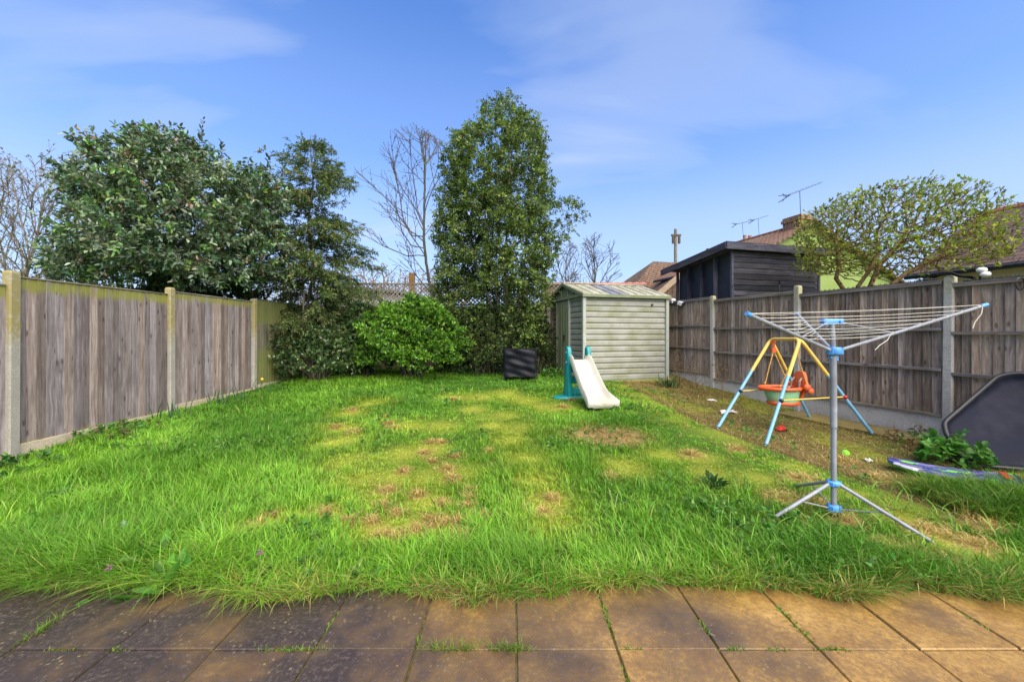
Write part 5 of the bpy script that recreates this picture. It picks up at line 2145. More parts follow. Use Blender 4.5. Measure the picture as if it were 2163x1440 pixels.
def tips(P, par, r, thr):
    """thin growth steps: points and directions"""
    m = (par >= 0) & (r < thr)
    i = np.where(m)[0]
    return P[i], nrm(P[i] - P[par[i]])


W3 = lambda px, py, Y: tuple(at(px, py, Y))


# ---- tree 1: large-leaved evergreen hanging over the left fence
def tree_elaeagnus():
    poly = [(140, 596), (140, 560), (180, 525), (200, 470), (205, 440), (165, 405), (152, 382), (180, 368), (245, 382), (288, 352), (308, 300), (330, 288), (378, 302), (425, 308), (462, 328),
            (500, 372), (526, 352), (535, 318), (546, 352), (570, 372), (590, 380), (600, 430), (598, 520), (585, 585), (570, 606), (480, 602), (350, 592), (220, 590)]
    Y0 = 8.0
    A = clumped(crown_points(poly, Y0, 1.5, 2500, 0.15, 3), 125, .36, 4)
    bx = -7.0
    gz = g1(bx, Y0)
    t = plant('evergreen_tree', 'broad dark evergreen with large greyish leaves hanging over the left fence', 'tree', (bx, Y0, gz))
    seeds = [[(bx, Y0, gz - .1), (bx + .1, Y0, 1.2), (bx + .15, Y0 - .1, 2.2), (bx + .1, Y0 - .1, 3.2)]]
    P, par = colonize(A, seeds, 0.16, 0.24, 70, seed=5, jit=0.22)
    r, _ = radii(P, par, 0.006, 2.25, 0.13)
    add_wood(t, P, par, r, MT['bark'])
    B, D = tips(P, par, r, 0.016)
    rr = np.random.default_rng(6)
    rep = 5
    B = np.repeat(B, rep, 0) + rr.normal(0, 0.05, (len(B) * rep, 3))
    D = nrm(np.repeat(D, rep, 0) + rr.normal(0, 0.55, (len(B), 3)) + np.array([0.0, -0.15, 0.25]))
    n = len(B)
    C = palette(n, [(0.082, 0.145, 0.077), (0.118, 0.192, 0.090), (0.182, 0.246, 0.145), (0.288, 0.331, 0.224), (0.160, 0.288, 0.074), (0.214, 0.160, 0.085)], [4, 4, 3, 1.6, 1.6, 0.7], 7)
    p1 = leaves(B, D, rr.uniform(.16, .34, n), 9, 0.088, 0.041, 0.95, C, 0.12, True, 0.12, 0.1, 0.8, 8, 0.22, 0.004)
    # pale new leaves and dried bits on some shoots
    m = rr.random(n) < 0.10
    p2 = leaves(B[m], D[m], rr.uniform(.1, .2, m.sum()), 5, 0.085, 0.04, 0.8, palette(m.sum(), [(0.24, 0.26, 0.20), (0.30, 0.31, 0.25)], None, 9), 0.3, True, 0.0, 0.4, 0.8, 10)
    # stray shoots above the outline
    tops = [(300, 290), (320, 272), (345, 285), (395, 292), (420, 285), (425, 275), (536, 300), (470, 315), (655, 330), (600, 352), (560, 345), (150, 350), (130, 375), (240, 355), (270, 330)]
    S0 = np.array([W3(a, b + 22, Y0 + rr.uniform(-.6, .6)) for a, b in tops])
    p3 = leaves(S0, nrm(np.array([0, 0, 1.0]) + rr.normal(0, .25, (len(S0), 3))), rr.uniform(.3, .5, len(S0)), 12, 0.09, 0.04, 0.9, palette(len(S0), [(0.05, 0.075, 0.04), (0.08, 0.10, 0.06)], None, 3), 0.2, True, 0, 0.1, 0.8, 12, 0.2, 0.005)
    leaf_obj('crown', [p1, p2, p3], MT['leaf_gloss'], t)


tree_elaeagnus()


# ---- tree 2: tall columnar evergreen behind the lawn
def tree_tall():
    poly = [(1074, 240), (1090, 212), (1106, 240), (1132, 262), (1152, 300), (1166, 350), (1168, 450), (1182, 520), (1165, 600), (1155, 680), (1150, 735), (1105, 765), (965, 765), (930, 720), (912, 620), (916, 540),
            (922, 440), (936, 390), (930, 335), (945, 310), (988, 295), (985, 260), (1012, 240), (1040, 262), (1058, 240)]
    Y0 = 10.3
    A = clumped(crown_points(poly, Y0, 1.35, 2500, 0.2, 13), 230, .31, 14)
    low = A[:, 2] < 2.4
    A[low, 1] = np.minimum(A[low, 1], 10.85)
    A[low, 1] = np.maximum(A[low, 1], 9.75)
    side = np.array([W3(x, y, Y0 - .2) for x, y in ((1190, 470), (1200, 450), (1212, 440), (1225, 437), (1230, 450), (1222, 462), (1210, 478), (1214, 495), (1200, 505), (1185, 490))])
    A = np.concatenate([A, side, np.array([W3(x, y, Y0) for x, y in ((1090, 195), (1088, 206), (1094, 216), (1085, 226), (1098, 230), (1090, 238), (1030, 212), (1026, 228), (1020, 245), (1148, 245))])])
    bx = at(1076, 0, Y0).x
    gz = g1(bx, Y0)
    t = plant('evergreen_tree', 'tall columnar evergreen tree rising behind the lawn beside the metal shed', 'tree', (bx, Y0, gz))
    seeds = [[(bx, Y0, gz - .1), (bx - .02, Y0, 1.6), (bx - .1, Y0, 3.0), (bx - .05, Y0, 5.0), (bx + .15, Y0, 7.2)]]
    for k, (dx, dy) in enumerate(((-.55, .1), (.45, -.1), (-1.0, -.2), (.75, .3), (-.25, -.45))):
        seeds.append([(bx, Y0, 1.0 + .1 * k), (bx + dx * .5, Y0 + dy * .5, 2.0 + .1 * k), (bx + dx, Y0 + dy, 3.6), (bx + dx * 1.25, Y0 + dy, 5.0 + .2 * k)])
    P, par = colonize(A, seeds, 0.17, 0.24, 80, seed=15, jit=0.2, trop=(0, 0, 0.25))
    r, _ = radii(P, par, 0.006, 2.35, 0.14)
    add_wood(t, P, par, r, MT['bark_pale'])
    B, D = tips(P, par, r, 0.015)
    rr = np.random.default_rng(16)
    rep = 9
    B = np.repeat(B, rep, 0) + rr.normal(0, 0.06, (len(B) * rep, 3))
    D = nrm(np.repeat(D, rep, 0) * .6 + rr.normal(0, 0.6, (len(B), 3)) + np.array([0, -0.1, 0.1]))
    n = len(B)
    C = palette(n, [(0.070, 0.110, 0.029), (0.105, 0.162, 0.039), (0.166, 0.238, 0.054), (0.228, 0.292, 0.072), (0.091, 0.124, 0.050)], [3, 4, 3, 1.5, 2], 17)
    p1 = leaves(B, D, rr.uniform(.12, .26, n), 9, 0.062, 0.040, 1.05, C, 0.05, False, 0.1, 0.1, 0.6, 18, 0.22, 0.0)
    leaf_obj('crown', [p1], MT['leaf'], t)


tree_tall()


# ---- tree 3: drooping conifer in the back left corner
def tree_conifer():
    Y0 = 9.6
    bx = at(652, 0, Y0).x
    gz = g1(bx, Y0)
    t = plant('conifer', 'drooping olive conifer with bare lower twigs in the back left corner', 'tree', (bx, Y0, gz))
    rr = np.random.default_rng(23)
    top = at(660, 285, Y0).z
    P = [np.array((bx, Y0, gz - .1))]
    par = [-1]
    nz = 46
    for k in range(1, nz):
        z = gz + (top - gz) * k / (nz - 1)
        P.append(np.array((bx + 0.05 * math.sin(k * .4) + .08 * k / nz, Y0 + 0.04 * math.cos(k * .3), z)))
        par.append(len(P) - 2)
    trunk_n = len(P)
    prof_z = [0.7, 1.3, 2.0, 2.7, 3.5, 4.3, 5.0, 5.6, 6.2, 6.7]
    prof_r = [0.75, 1.2, 1.6, 1.65, 1.15, 1.0, 0.85, 0.50, 0.20, 0.10]
    fol, fdir, dead, ddir = [], [], [], []
    for k in range(5, trunk_n - 1):
        z = P[k][2] - gz
        R0 = np.interp(z, prof_z, prof_r)
        for _ in range(8 if z < 3.4 else 5 if z < 5.3 else 3):
            az = rr.uniform(0, 2 * math.pi)
            ln = R0 * rr.uniform(.6, 1.15)
            if math.sin(az) > 0.2 and z < 2.6:
                ln = min(ln, 1.1)
            if math.cos(az) < -0.2:
                ln = min(ln, 0.25 + abs((-5.3 - bx)) / max(-math.cos(az), .2)) if z < 2.0 else ln
            m = max(3, int(ln / 0.16))
            prev = k
            rise = rr.uniform(-.05, .35) if z > 1.8 else rr.uniform(-.15, .1)
            az2 = az
            for s in range(1, m + 1):
                f = s / m
                az2 += rr.normal(0, .12)
                q = P[prev] + np.array((math.cos(az2), math.sin(az2), rise - 0.42 * f * f * (0.6 if z > 4 else 1))) * (ln / m)
                q[2] = max(q[2], gz + .35)
                P.append(q)
                par.append(prev)
                prev = len(P) - 1
                dr = nrm(q - P[par[-1]])
                live = (f > .3 and z > 1.3) or z > 3.2 or (f > .6 and z > 1.0)
                for _h in range(5 if live else 3):
                    d = nrm(dr * .9 + rr.normal(0, .45, 3) + np.array((0, 0, -.05)))
                    (fol if live else dead).append(q + rr.normal(0, .04, 3))
                    (fdir if live else ddir).append(d)
    P, par = np.array(P), np.array(par)
    r, _ = radii(P, par, 0.005, 2.5, 0.085)
    add_wood(t, P, par, r, MT['bark'])
    B, D = np.array(fol), np.array(fdir)
    n = len(B)
    C = palette(n, [(0.086, 0.135, 0.040), (0.129, 0.181, 0.054), (0.172, 0.215, 0.076), (0.066, 0.119, 0.043), (0.207, 0.205, 0.090)], [3, 4, 2.5, 3, 1.2], 24)
    p1 = leaves(B, D, rr.uniform(.12, .24, n), 12, 0.062, 0.024, 0.75, C, 0.0, False, 0.16, 0.0, 0.9, 25, 0.2, 0.004, (0.08, 0.06, 0.03))
    B2, D2 = np.array(dead), np.array(ddir)
    n2 = len(B2)
    p2 = leaves(B2, D2, rr.uniform(.15, .4, n2), 6, 0.07, 0.007, 0.7, palette(n2, [(0.15, 0.115, 0.06), (0.10, 0.08, 0.04), (0.13, 0.125, 0.06)], None, 26), -0.1, False, 0.3, 0.0, 0.6, 27, 0.2, 0.005, (0.13, 0.10, 0.06))
    leaf_obj('crown', [p1, p2], MT['leaf'], t)
    # pale bare stem beside it
    q = at(641, 0, 9.2)
    s = plant('bare_sapling', 'thin pale bare sapling standing in front of the drooping conifer', 'sapling', (q.x, 9.2, g1(q.x, 9.2)))
    m = MB()
    m.tube([(0, 0, -.05), (.02, 0, .7), (-.01, 0, 1.4), (.01, 0, 2.1)], [.032, .03, .028, .02], 8)
    m.build('stem', MT['bark_pale'], s, True)


tree_conifer()


# ---- rounded shrubs
def shrub(name, label, c, rad, nsp, k, ll, lw, cols, wts, seed, ang=0.95, mat='leaf', lump=0.22, oval=False, start=0.35, L=(.10, .2), upb=.3, flat_bottom=True, inner=0.3, lsc=2.2):
    rr = np.random.default_rng(seed)
    gz = g1(c[0], c[1])
    t = plant(name, label, 'shrub', (c[0], c[1], gz))
    d = nrm(rr.normal(0, 1, (nsp, 3)))
    d[:, 2] = np.where(d[:, 2] < -0.55, -d[:, 2], d[:, 2])
    u = fbm(d[:, 0] * lsc + 5 + d[:, 2] * 1.3 * lsc, d[:, 1] * lsc + 3 - d[:, 2] * lsc, seed, 2)
    rho = 1 + lump * (u - .5) * 2.4
    depth = np.where(rr.random(nsp) < inner, rr.uniform(.45, .85, nsp), rr.uniform(.86, 1.0, nsp))
    cz = c[2]
    P0 = np.stack([c[0] + d[:, 0] * rad[0] * rho * depth, c[1] + d[:, 1] * rad[1] * rho * depth, cz + d[:, 2] * rad[2] * rho * depth], 1)
    P0[:, 2] = np.maximum(P0[:, 2], gz + 0.04 + .1 * rr.random(nsp))
    D = nrm(d + np.array([0, -0.1, 0.45]) + rr.normal(0, .3, (nsp, 3)))
    C = palette(nsp, cols, wts, seed + 1)
    p1 = leaves(P0, D, rr.uniform(L[0], L[1], nsp), k, ll, lw, ang, C, upb, oval, 0.0, start, 0.7, seed + 2, 0.18, 0.004, (0.07, 0.06, 0.03))
    # stems from the base to points in the crown
    m = 46
    pick = rr.choice(nsp, m, replace=False)
    P, par = [], []
    for i in pick:
        a = np.array((c[0] + rr.normal(0, .12), c[1] + rr.normal(0, .1), gz - .03))
        b = P0[i] * .92 + np.array((c[0], c[1], cz)) * .08
        prev = -1
        for s in range(7):
            f = s / 6
            q = a * (1 - f) + b * f + np.array((0, 0, .25 * rad[2] * math.sin(f * math.pi))) + rr.normal(0, .015, 3)
            P.append(q)
            par.append(prev)
            prev = len(P) - 1
    P, par = np.array(P), np.array(par)
    r = np.tile(np.linspace(.018, .005, 7), m)
    add_wood(t, P, par, r, MT['bark'], 'stems', 4)
    leaf_obj('foliage', [p1], MT[mat], t)
    return t


gzb = g1(-2.4, 9.3)
shrub('leafy_shrub', 'bright green rounded evergreen shrub at the back edge of the lawn', (-2.42, 9.35, gzb + .86), (1.16, 0.95, 0.84), 6800, 12, 0.064, 0.024,
      [(0.115, 0.26, 0.018), (0.17, 0.34, 0.03), (0.08, 0.20, 0.018), (0.045, 0.12, 0.018)], [4, 2.5, 3, 2], 31, 1.0, 'leaf_gloss', 0.38, False, 0.5, (.08, .17), 0.35, lsc=3.2)
shrub('dark_shrub', 'low dark green holly-like shrub below the conifer', (-4.55, 9.0, g1(-4.5, 9) + .52), (0.85, 0.6, 0.62), 1300, 9, 0.065, 0.034,
      [(0.046, 0.098, 0.029), (0.072, 0.137, 0.039), (0.111, 0.169, 0.058), (0.156, 0.169, 0.078)], [4, 3, 2, 1], 41, 1.0, 'leaf_gloss', 0.3)
shrub('laurel_shrub', 'dark laurel growing between the conifer and the bright shrub', (-3.75, 9.75, g1(-3.7, 9.7) + .75), (0.75, 0.6, 0.95), 1200, 9, 0.075, 0.034,
      [(0.036, 0.081, 0.023), (0.058, 0.117, 0.033), (0.078, 0.143, 0.046)], None, 51, 1.0, 'leaf_gloss', 0.25)
shrub('ivy_shrub', 'dark undergrowth at the foot of the tall evergreen', (-0.75, 10.1, g1(-.7, 10.1) + .65), (1.05, 0.55, 0.9), 1700, 9, 0.055, 0.034,
      [(0.039, 0.068, 0.024), (0.060, 0.102, 0.030), (0.090, 0.128, 0.042), (0.112, 0.165, 0.045)], [4, 3, 2, 1], 61, 1.0, 'leaf', 0.3)
shrub('ivy_shrub', 'dark shrub between the covered seat and the metal shed door', (0.72, 10.35, g1(.7, 10.3) + .55), (0.35, 0.4, 0.75), 700, 8, 0.055, 0.03,
      [(0.03, 0.05, 0.016), (0.05, 0.08, 0.02), (0.09, 0.13, 0.03)], None, 65, 1.0, 'leaf', 0.3)
shrub('dark_shrub', 'dark undergrowth showing above the left fence beneath the broad evergreen', (-7.3, 8.9, 1.55), (1.75, 0.75, 1.15), 2300, 8, 0.075, 0.04,
      [(0.03, 0.055, 0.02), (0.045, 0.075, 0.025), (0.07, 0.10, 0.035)], None, 68, 1.0, 'leaf', 0.25)
shrub('garden_hedge', 'yellow-green hedge behind the sparse tree over the left fence', (-10.6, 10.6, 2.3), (2.6, 0.9, 1.7), 3200, 8, 0.07, 0.04,
      [(0.10, 0.12, 0.02), (0.14, 0.16, 0.03), (0.075, 0.10, 0.025), (0.055, 0.08, 0.02)], [3, 2, 3, 2], 71, 1.0, 'leaf', 0.25)
shrub('garden_hedge', 'olive hedge behind the pruned tree over the right fence', (12.2, 10.6, 1.7), (1.4, 0.8, 1.35), 1500, 8, 0.07, 0.04,
      [(0.10, 0.12, 0.015), (0.16, 0.17, 0.02), (0.045, 0.075, 0.02)], [3, 2, 2], 75, 1.0, 'leaf', 0.25)


# ---- sparse and bare trees
def wood_tree(name, label, poly, Y0, hd, nat, seeds, step, dk, tip, e, rmax, mat, seed, jit=.25, trop=(0, 0, .1), leaf=None, group=None, di=None, shell=.0, nseg=5, thr=.012):
    A = crown_points(poly, Y0, hd, nat, shell, seed)
    b = seeds[0][0]
    gz = b[2]
    t = plant(name, label, 'tree', (b[0], b[1], gz), group)
    P, par = colonize(A, seeds, step, dk, 90, di, trop, jit, seed)
    r, kids = radii(P, par, tip, e, rmax)
    add_wood(t, P, par, r, mat, 'trunk', nseg)
    if leaf:
        B, D = tips(P, par, r, thr)
        rr = np.random.default_rng(seed + 1)
        m = rr.random(len(B)) < leaf.get('frac', 1)
        B, D = B[m], nrm(D[m] + rr.normal(0, .3, (m.sum(), 3)) + np.array((0, 0, leaf.get('up', .3))))
        n = len(B)
        p = leaves(B, D, rr.uniform(*leaf['L'], n), leaf['k'], leaf['ll'], leaf['lw'], leaf.get('ang', .7), palette(n, leaf['cols'], leaf.get('w'), seed + 2), leaf.get('upb', .3), False, 0, leaf.get('start', .3), .6, seed + 3, .2, leaf.get('stem', .003))
        leaf_obj('crown', [p], MT['leaf'], t)
    return t


def fan_tree(name, label, poly, base, limbs, twig, mat, seed, levels=3, ang=(.3, .62), ratio=(.42, .62), per=7.0, tip=.004, e=2.5, rmax=.1, up=.12, jit=.06, leaf=None, step=.14, nseg=4):
    """bare tree: given limbs, then straight twigs forking at narrow angles and sweeping upwards, kept inside poly"""
    r = np.random.default_rng(seed)
    P, par = [], []
    t = plant(name, label, 'tree', base)

    def inside(q):
        px = np.array([CX + q[0] / q[1] * FPX])
        py = np.array([HY - (q[2] - CAMZ) / q[1] * FPX])
        return in_poly(px, py, poly)[0]

    def grow(start, prev, d, L, lev):
        n = max(2, int(L / step))
        nodes = []
        q = np.array(start, float)
        for k in range(n):
            d = nrm(d + r.normal(0, jit, 3) + np.array((0, 0, up * step / .14 * .5)))
            q = q + d * (L / n)
            if lev > 0 and not inside(q):
                if k == 0:
                    return
                break
            P.append(q.copy())
            par.append(prev)
            prev = len(P) - 1
            nodes.append((prev, d.copy(), (k + 1) / n))
        if lev >= levels:
            return
        m = max(1, int(per * L * (1.0 if lev == 0 else 1.3)))
        for _ in range(m):
            i = int(len(nodes) * min(.999, .15 + .85 * r.random()))
            nd, dd, f = nodes[i]
            a = r.uniform(*ang)
            perp = nrm(np.cross(dd, nrm(r.normal(0, 1, 3))))
            grow(P[nd], nd, nrm(dd * math.cos(a) + perp * math.sin(a)), max(twig, L * r.uniform(*ratio) * (1.15 - .5 * f)) if lev < levels - 1 else twig * r.uniform(.6, 1.5), lev + 1)
    ends = []
    for lb in limbs:
        prev = -1
        pts = [np.array(p, float) for p in lb]
        total = 0
        seg = []
        for a, b in zip(pts[:-1], pts[1:]):
            m = max(1, int(np.linalg.norm(b - a) / step))
            for k in range(m):
                P.append(a + (b - a) * k / m + r.normal(0, .006, 3))
                par.append(prev)
                prev = len(P) - 1
                seg.append((prev, nrm(b - a)))
            total += np.linalg.norm(b - a)
        cnt = int(per * total)
        for _ in range(cnt):
            i = int(len(seg) * (.30 + .70 * r.random()))
            nd, dd = seg[min(i, len(seg) - 1)]
            a = r.uniform(*ang)
            perp = nrm(np.cross(dd, nrm(r.normal(0, 1, 3))))
            grow(P[nd], nd, nrm(dd * math.cos(a) + perp * math.sin(a)), total * .30 * r.uniform(.6, 1.2), 1)
        grow(P[prev], prev, seg[-1][1], total * .30, 1)
    P_, par_ = np.array(P), np.array(par)
    rad, _ = radii(P_, par_, tip, e, rmax)
    add_wood(t, P_, par_, rad, mat, 'trunk', nseg)
    if leaf:
        B, D = tips(P_, par_, rad, tip * 1.6)
        m = r.random(len(B)) < leaf['frac']
        B, D = B[m], D[m]
        p = leaves(B, nrm(D + r.normal(0, .3, D.shape)), r.uniform(*leaf['L'], len(B)), leaf['k'], leaf['ll'], leaf['lw'], .7, palette(len(B), leaf['cols'], None, seed), .2, False, 0, .3, .6, seed + 3, .2)
        leaf_obj('crown', [p], MT['leaf'], t)
    return t


def gb(px, Y):
    x = (px - CX) / FPX * Y
    return (x, Y, g1(x, Y) if Y < 12 else 0.45)


wood_tree('budding_tree', 'pruned spreading tree in small new leaf behind the right fence',
          [(1708, 560), (1702, 480), (1716, 450), (1752, 424), (1805, 406), (1900, 398), (1955, 410), (2000, 432), (2035, 458), (2058, 488), (2070, 520), (2068, 550), (2040, 570), (1980, 578), (1905, 562), (1850, 560), (1800, 570), (1745, 572)],
          7.7, 1.5, 5200,
          [[gb(1800, 7.7), W3(1782, 612, 7.7), W3(1766, 588, 7.7), W3(1773, 560, 7.7), W3(1766, 520, 7.65)],
           [gb(1812, 7.75), W3(1812, 605, 7.75), W3(1840, 565, 7.7), W3(1856, 535, 7.7), W3(1850, 500, 7.6)],
           [gb(1830, 7.6), W3(1838, 605, 7.6), W3(1856, 562, 7.6), W3(1885, 530, 7.6), W3(1915, 490, 7.7)],
           [gb(1860, 7.8), W3(1878, 606, 7.8), W3(1915, 575, 7.8), W3(1950, 560, 7.8), W3(1985, 545, 7.8)]],
          0.095, 0.105, 0.0038, 2.35, 0.095, MT['bark_brown'], 81, .3, (0, 0, .10),
          dict(L=(.04, .10), k=5, ll=.060, lw=.027, cols=[(0.23, 0.28, 0.035), (0.32, 0.37, 0.05), (0.13, 0.18, 0.03), (0.10, 0.11, 0.05)], w=[3, 3, 2, 1], ang=.6, up=.5, frac=.95), shell=.3, thr=.008)

fan_tree('bare_tree', 'slender bare tree with dark buds between the conifer and the tall evergreen',
         [(940, 700), (940, 300), (905, 278), (872, 262), (830, 270), (806, 296), (790, 345), (745, 345), (755, 400), (752, 440), (745, 520), (780, 565), (845, 570), (880, 600)],
         gb(918, 12.3),
         [[gb(918, 12.3), W3(912, 620, 12.3), W3(900, 555, 12.3), W3(895, 500, 12.3), W3(897, 400, 12.3), W3(899, 330, 12.3)],
          [W3(897, 525, 12.3), W3(868, 518, 12.3), W3(850, 490, 12.2), W3(838, 440, 12.2), W3(790, 395, 12.1)],
          [W3(896, 500, 12.3), W3(872, 498, 12.3), W3(852, 465, 12.4), W3(842, 400, 12.4), W3(830, 345, 12.4)],
          [W3(897, 480, 12.3), W3(882, 440, 12.5), W3(872, 370, 12.5), W3(866, 320, 12.5)],
          [W3(897, 540, 12.3), W3(860, 540, 12.2), W3(810, 520, 12.0), W3(775, 500, 11.9)]],
         .38, MT['bark'], 91, 3, (.35, .85), (.4, .6), 2.5, .0055, 2.6, .10, .06, .07,
         dict(L=(.02, .06), k=2, ll=.05, lw=.026, cols=[(0.09, 0.065, 0.035), (0.06, 0.05, 0.035)], frac=.20))

fan_tree('budding_tree', 'sparse many-branched tree at the left edge behind the fence',
         [(-200, 700), (-200, 330), (10, 318), (50, 345), (95, 300), (190, 300), (215, 335), (170, 365), (155, 420), (150, 470), (160, 520), (130, 700)],
         gb(20, 9.3),
         [[gb(20, 9.3), W3(15, 600, 9.3), W3(8, 540, 9.3), W3(-20, 440, 9.3)],
          [gb(45, 9.3), W3(45, 605, 9.3), W3(62, 540, 9.3), W3(40, 440, 9.3), W3(25, 380, 9.2)],
          [gb(62, 9.2), W3(72, 600, 9.2), W3(105, 545, 9.1), W3(140, 515, 9.1)],
          [gb(30, 9.4), W3(55, 590, 9.4), W3(75, 510, 9.4), W3(95, 410, 9.4), W3(140, 345, 9.4)],
          [W3(70, 520, 9.4), W3(110, 440, 9.5), W3(125, 380, 9.5)], [W3(62, 540, 9.3), W3(75, 470, 9.2), W3(60, 400, 9.1)],
          [W3(10, 550, 9.3), W3(30, 480, 9.4), W3(-10, 400, 9.5)]],
         .28, MT['bark_pale'], 101, 3, (.35, .9), (.4, .6), 3.3, .0044, 2.6, .10, .06, .11,
         dict(L=(.03, .08), k=3, ll=.05, lw=.026, cols=[(0.16, 0.19, 0.04), (0.10, 0.12, 0.03), (0.12, 0.09, 0.05)], frac=.30))


def far_trees():
    fan_tree('bare_tree', 'wide bare winter tree above the metal shed roof',
             [(1213, 660), (1214, 540), (1230, 500), (1262, 488), (1298, 505), (1312, 545), (1320, 600), (1310, 660)], gb(1262, 32),
             [[gb(1262, 32), W3(1258, 640, 32), W3(1256, 590, 32), W3(1256, 540, 32)], [W3(1258, 615, 32), W3(1278, 580, 32), W3(1296, 550, 32)], [W3(1257, 605, 32), W3(1242, 565, 32), W3(1235, 540, 32)], [W3(1258, 622, 32), W3(1290, 595, 32), W3(1308, 585, 32)]],
             1.1, MT['bark'], 111, 3, (.4, .95), (.4, .65), 1.5, .016, 2.6, .2, .03, .09, None, .35, 3)
    fan_tree('bare_tree', 'dense bare winter tree beside the tall evergreen, behind the shed',
             [(1155, 660), (1160, 540), (1173, 510), (1205, 502), (1226, 525), (1234, 570), (1232, 660)], gb(1195, 36),
             [[gb(1195, 36), W3(1195, 640, 36), W3(1195, 590, 36), W3(1195, 545, 36)], [W3(1195, 610, 36), W3(1180, 565, 36), W3(1174, 540, 36)], [W3(1195, 615, 36), W3(1215, 565, 36), W3(1220, 545, 36)]],
             1.1, MT['bark'], 121, 3, (.4, .95), (.4, .65), 1.7, .016, 2.6, .2, .03, .09, None, .35, 3)
    # a far belt of bare trees: two grown, the rest copies
    proto = []
    for k, sd in enumerate((131, 137)):
        Yf = 62
        poly = [(-38 + 1081, 640), (-46 + 1081, 600), (-30 + 1081, 568), (1081, 560), (30 + 1081, 566), (46 + 1081, 600), (38 + 1081, 640)]
        t = wood_tree('bare_tree', 'bare brown tree in the far belt beyond the trellis', poly, Yf, 3.2, 420,
                      [[gb(1081, Yf), W3(1081, 670, Yf), W3(1082, 630, Yf)]], 0.75, 0.75, 0.045, 2.5, 0.35, speckle('far_bark_%d' % k, (0.16, 0.115, 0.08), (0.25, 0.19, 0.14), 3, 0.9, 0.1, 0), sd, .2, (0, 0, .2), group='bare trees of the far belt', nseg=3)
        proto.append(t)
    spots = [(600, 1.0), (640, .95), (690, 1.05), (735, 1.0), (775, 1.08), (815, 1.0), (850, .95), (885, 1.05), (930, 1.0), (975, 1.0)]
    for i, (px, s) in enumerate(spots):
        p = proto[i % 2]
        if i < 2:
            o = p
        else:
            o = p.copy()
            COL.objects.link(o)
            for ch in p.children:
                c = ch.copy()
                COL.objects.link(c)
                c.parent = o
        Yf = 60 + (i * 7 % 5) * 2.4
        o.location = ((px - CX) / FPX * Yf, Yf, 0.45)
        o.scale = (s, s, s)
        o.rotation_euler = (0, 0, i * 1.3)


far_trees()


# ---- small plants
def twig_shrub(label, poly, Y0, base_px, seed, n=110):
    wood_tree('twiggy_shrub', label, poly, Y0, .35, n, [[gb(base_px, Y0), W3(base_px + 1, poly[0][1] - 12, Y0)]], 0.06, 0.08, .003, 2.6, .012, MT['bark_brown'], seed, .3, (0, 0, .2),
              dict(L=(.02, .05), k=2, ll=.03, lw=.014, cols=[(0.16, 0.15, 0.04), (0.2, 0.13, 0.05)], frac=.25), nseg=4, group=None)


twig_shrub('bare twiggy shrub beside the metal shed corner', [(1425, 815), (1412, 770), (1418, 735), (1435, 725), (1450, 760), (1462, 800)], 8.9, 1435, 141)
twig_shrub('bare twiggy shrub in front of the second fence post', [(1510, 822), (1490, 790), (1500, 740), (1535, 745), (1550, 800)], 7.7, 1525, 145)
twig_shrub('low brown twigs at the foot of the fence behind the swing', [(1480, 835), (1440, 815), (1450, 770), (1480, 760), (1500, 800)], 8.1, 1475, 147)


def blade_plant(name, label, px, py, n, h, w, lean, cols, seed, spread=.05, cat='plant', flower=None):
    p = on_ground(px, py)
    rr = np.random.default_rng(seed)
    t = plant(name, label, cat, p)
    V, l, c, C = blades(np.stack([p.x + rr.normal(0, spread, n), p.y + rr.normal(0, spread, n), np.full(n, p.z - .01)], 1), h * rr.uniform(.6, 1.15, n), np.full(n, w) * rr.uniform(.7, 1.2, n),
                        rr.uniform(0, 6.28, n), lean * rr.uniform(.3, 1.2, n), palette(n, cols, None, seed), 4)
    leaf_obj('leaves', [(V, l, c, C)], MT['leaf'], t)
    if flower:
        m = MB()
        m.tube([(0, -.03, 0), (0.01, -.04, h * .8)], .004, 5)
        m.build('stalk', MT['leaf_plain'], t)
        m = MB()
        m.sphere((0.01, -.05, h * .82), (.028, .02, .028), 8, 6)
        m.build('flower', flower, t, True)
    return t


def blades(p, h, w, az, lean, col, seg=2, seed=1, twist=0.5):
    """grass-like blades: p (N,3) roots; returns arrays. seg cross sections then a tip"""
    r = np.random.default_rng(seed)
    n = len(p)
    d = np.stack([np.cos(az), np.sin(az), np.zeros(n)], 1)
    sa = az + math.pi / 2 + r.normal(0, twist, n)
    s = np.stack([np.cos(sa), np.sin(sa), np.zeros(n)], 1)
    rows = []
    for k in range(seg):
        f = k / seg
        c = p + d * (h * lean * f ** 1.8)[:, None]
        c[:, 2] += h * (f - 0.42 * np.minimum(lean, 1.4) * f * f)
        ww = (w * (0.8 if k == 0 else 1.0) * (1 - 0.25 * f))[:, None]
        rows += [c - s * ww / 2, c + s * ww / 2]
    tip = p + d * (h * lean)[:, None]
    tip[:, 2] += h * (1 - 0.42 * np.minimum(lean, 1.4) - .0)
    rows.append(tip)
    nv = len(rows)
    V = np.stack(rows, 1).reshape(-1, 3)
    F = []
    cnt = []
    for k in range(seg - 1):
        F += [2 * k, 2 * k + 1, 2 * k + 3, 2 * k + 2]
        cnt.append(4)
    F += [2 * seg - 2, 2 * seg - 1, 2 * seg]
    cnt.append(3)
    loops = (np.array(F)[None] + (np.arange(n) * nv)[:, None]).ravel()
    return V, loops, np.tile(cnt, n), np.repeat(col, nv, 0)


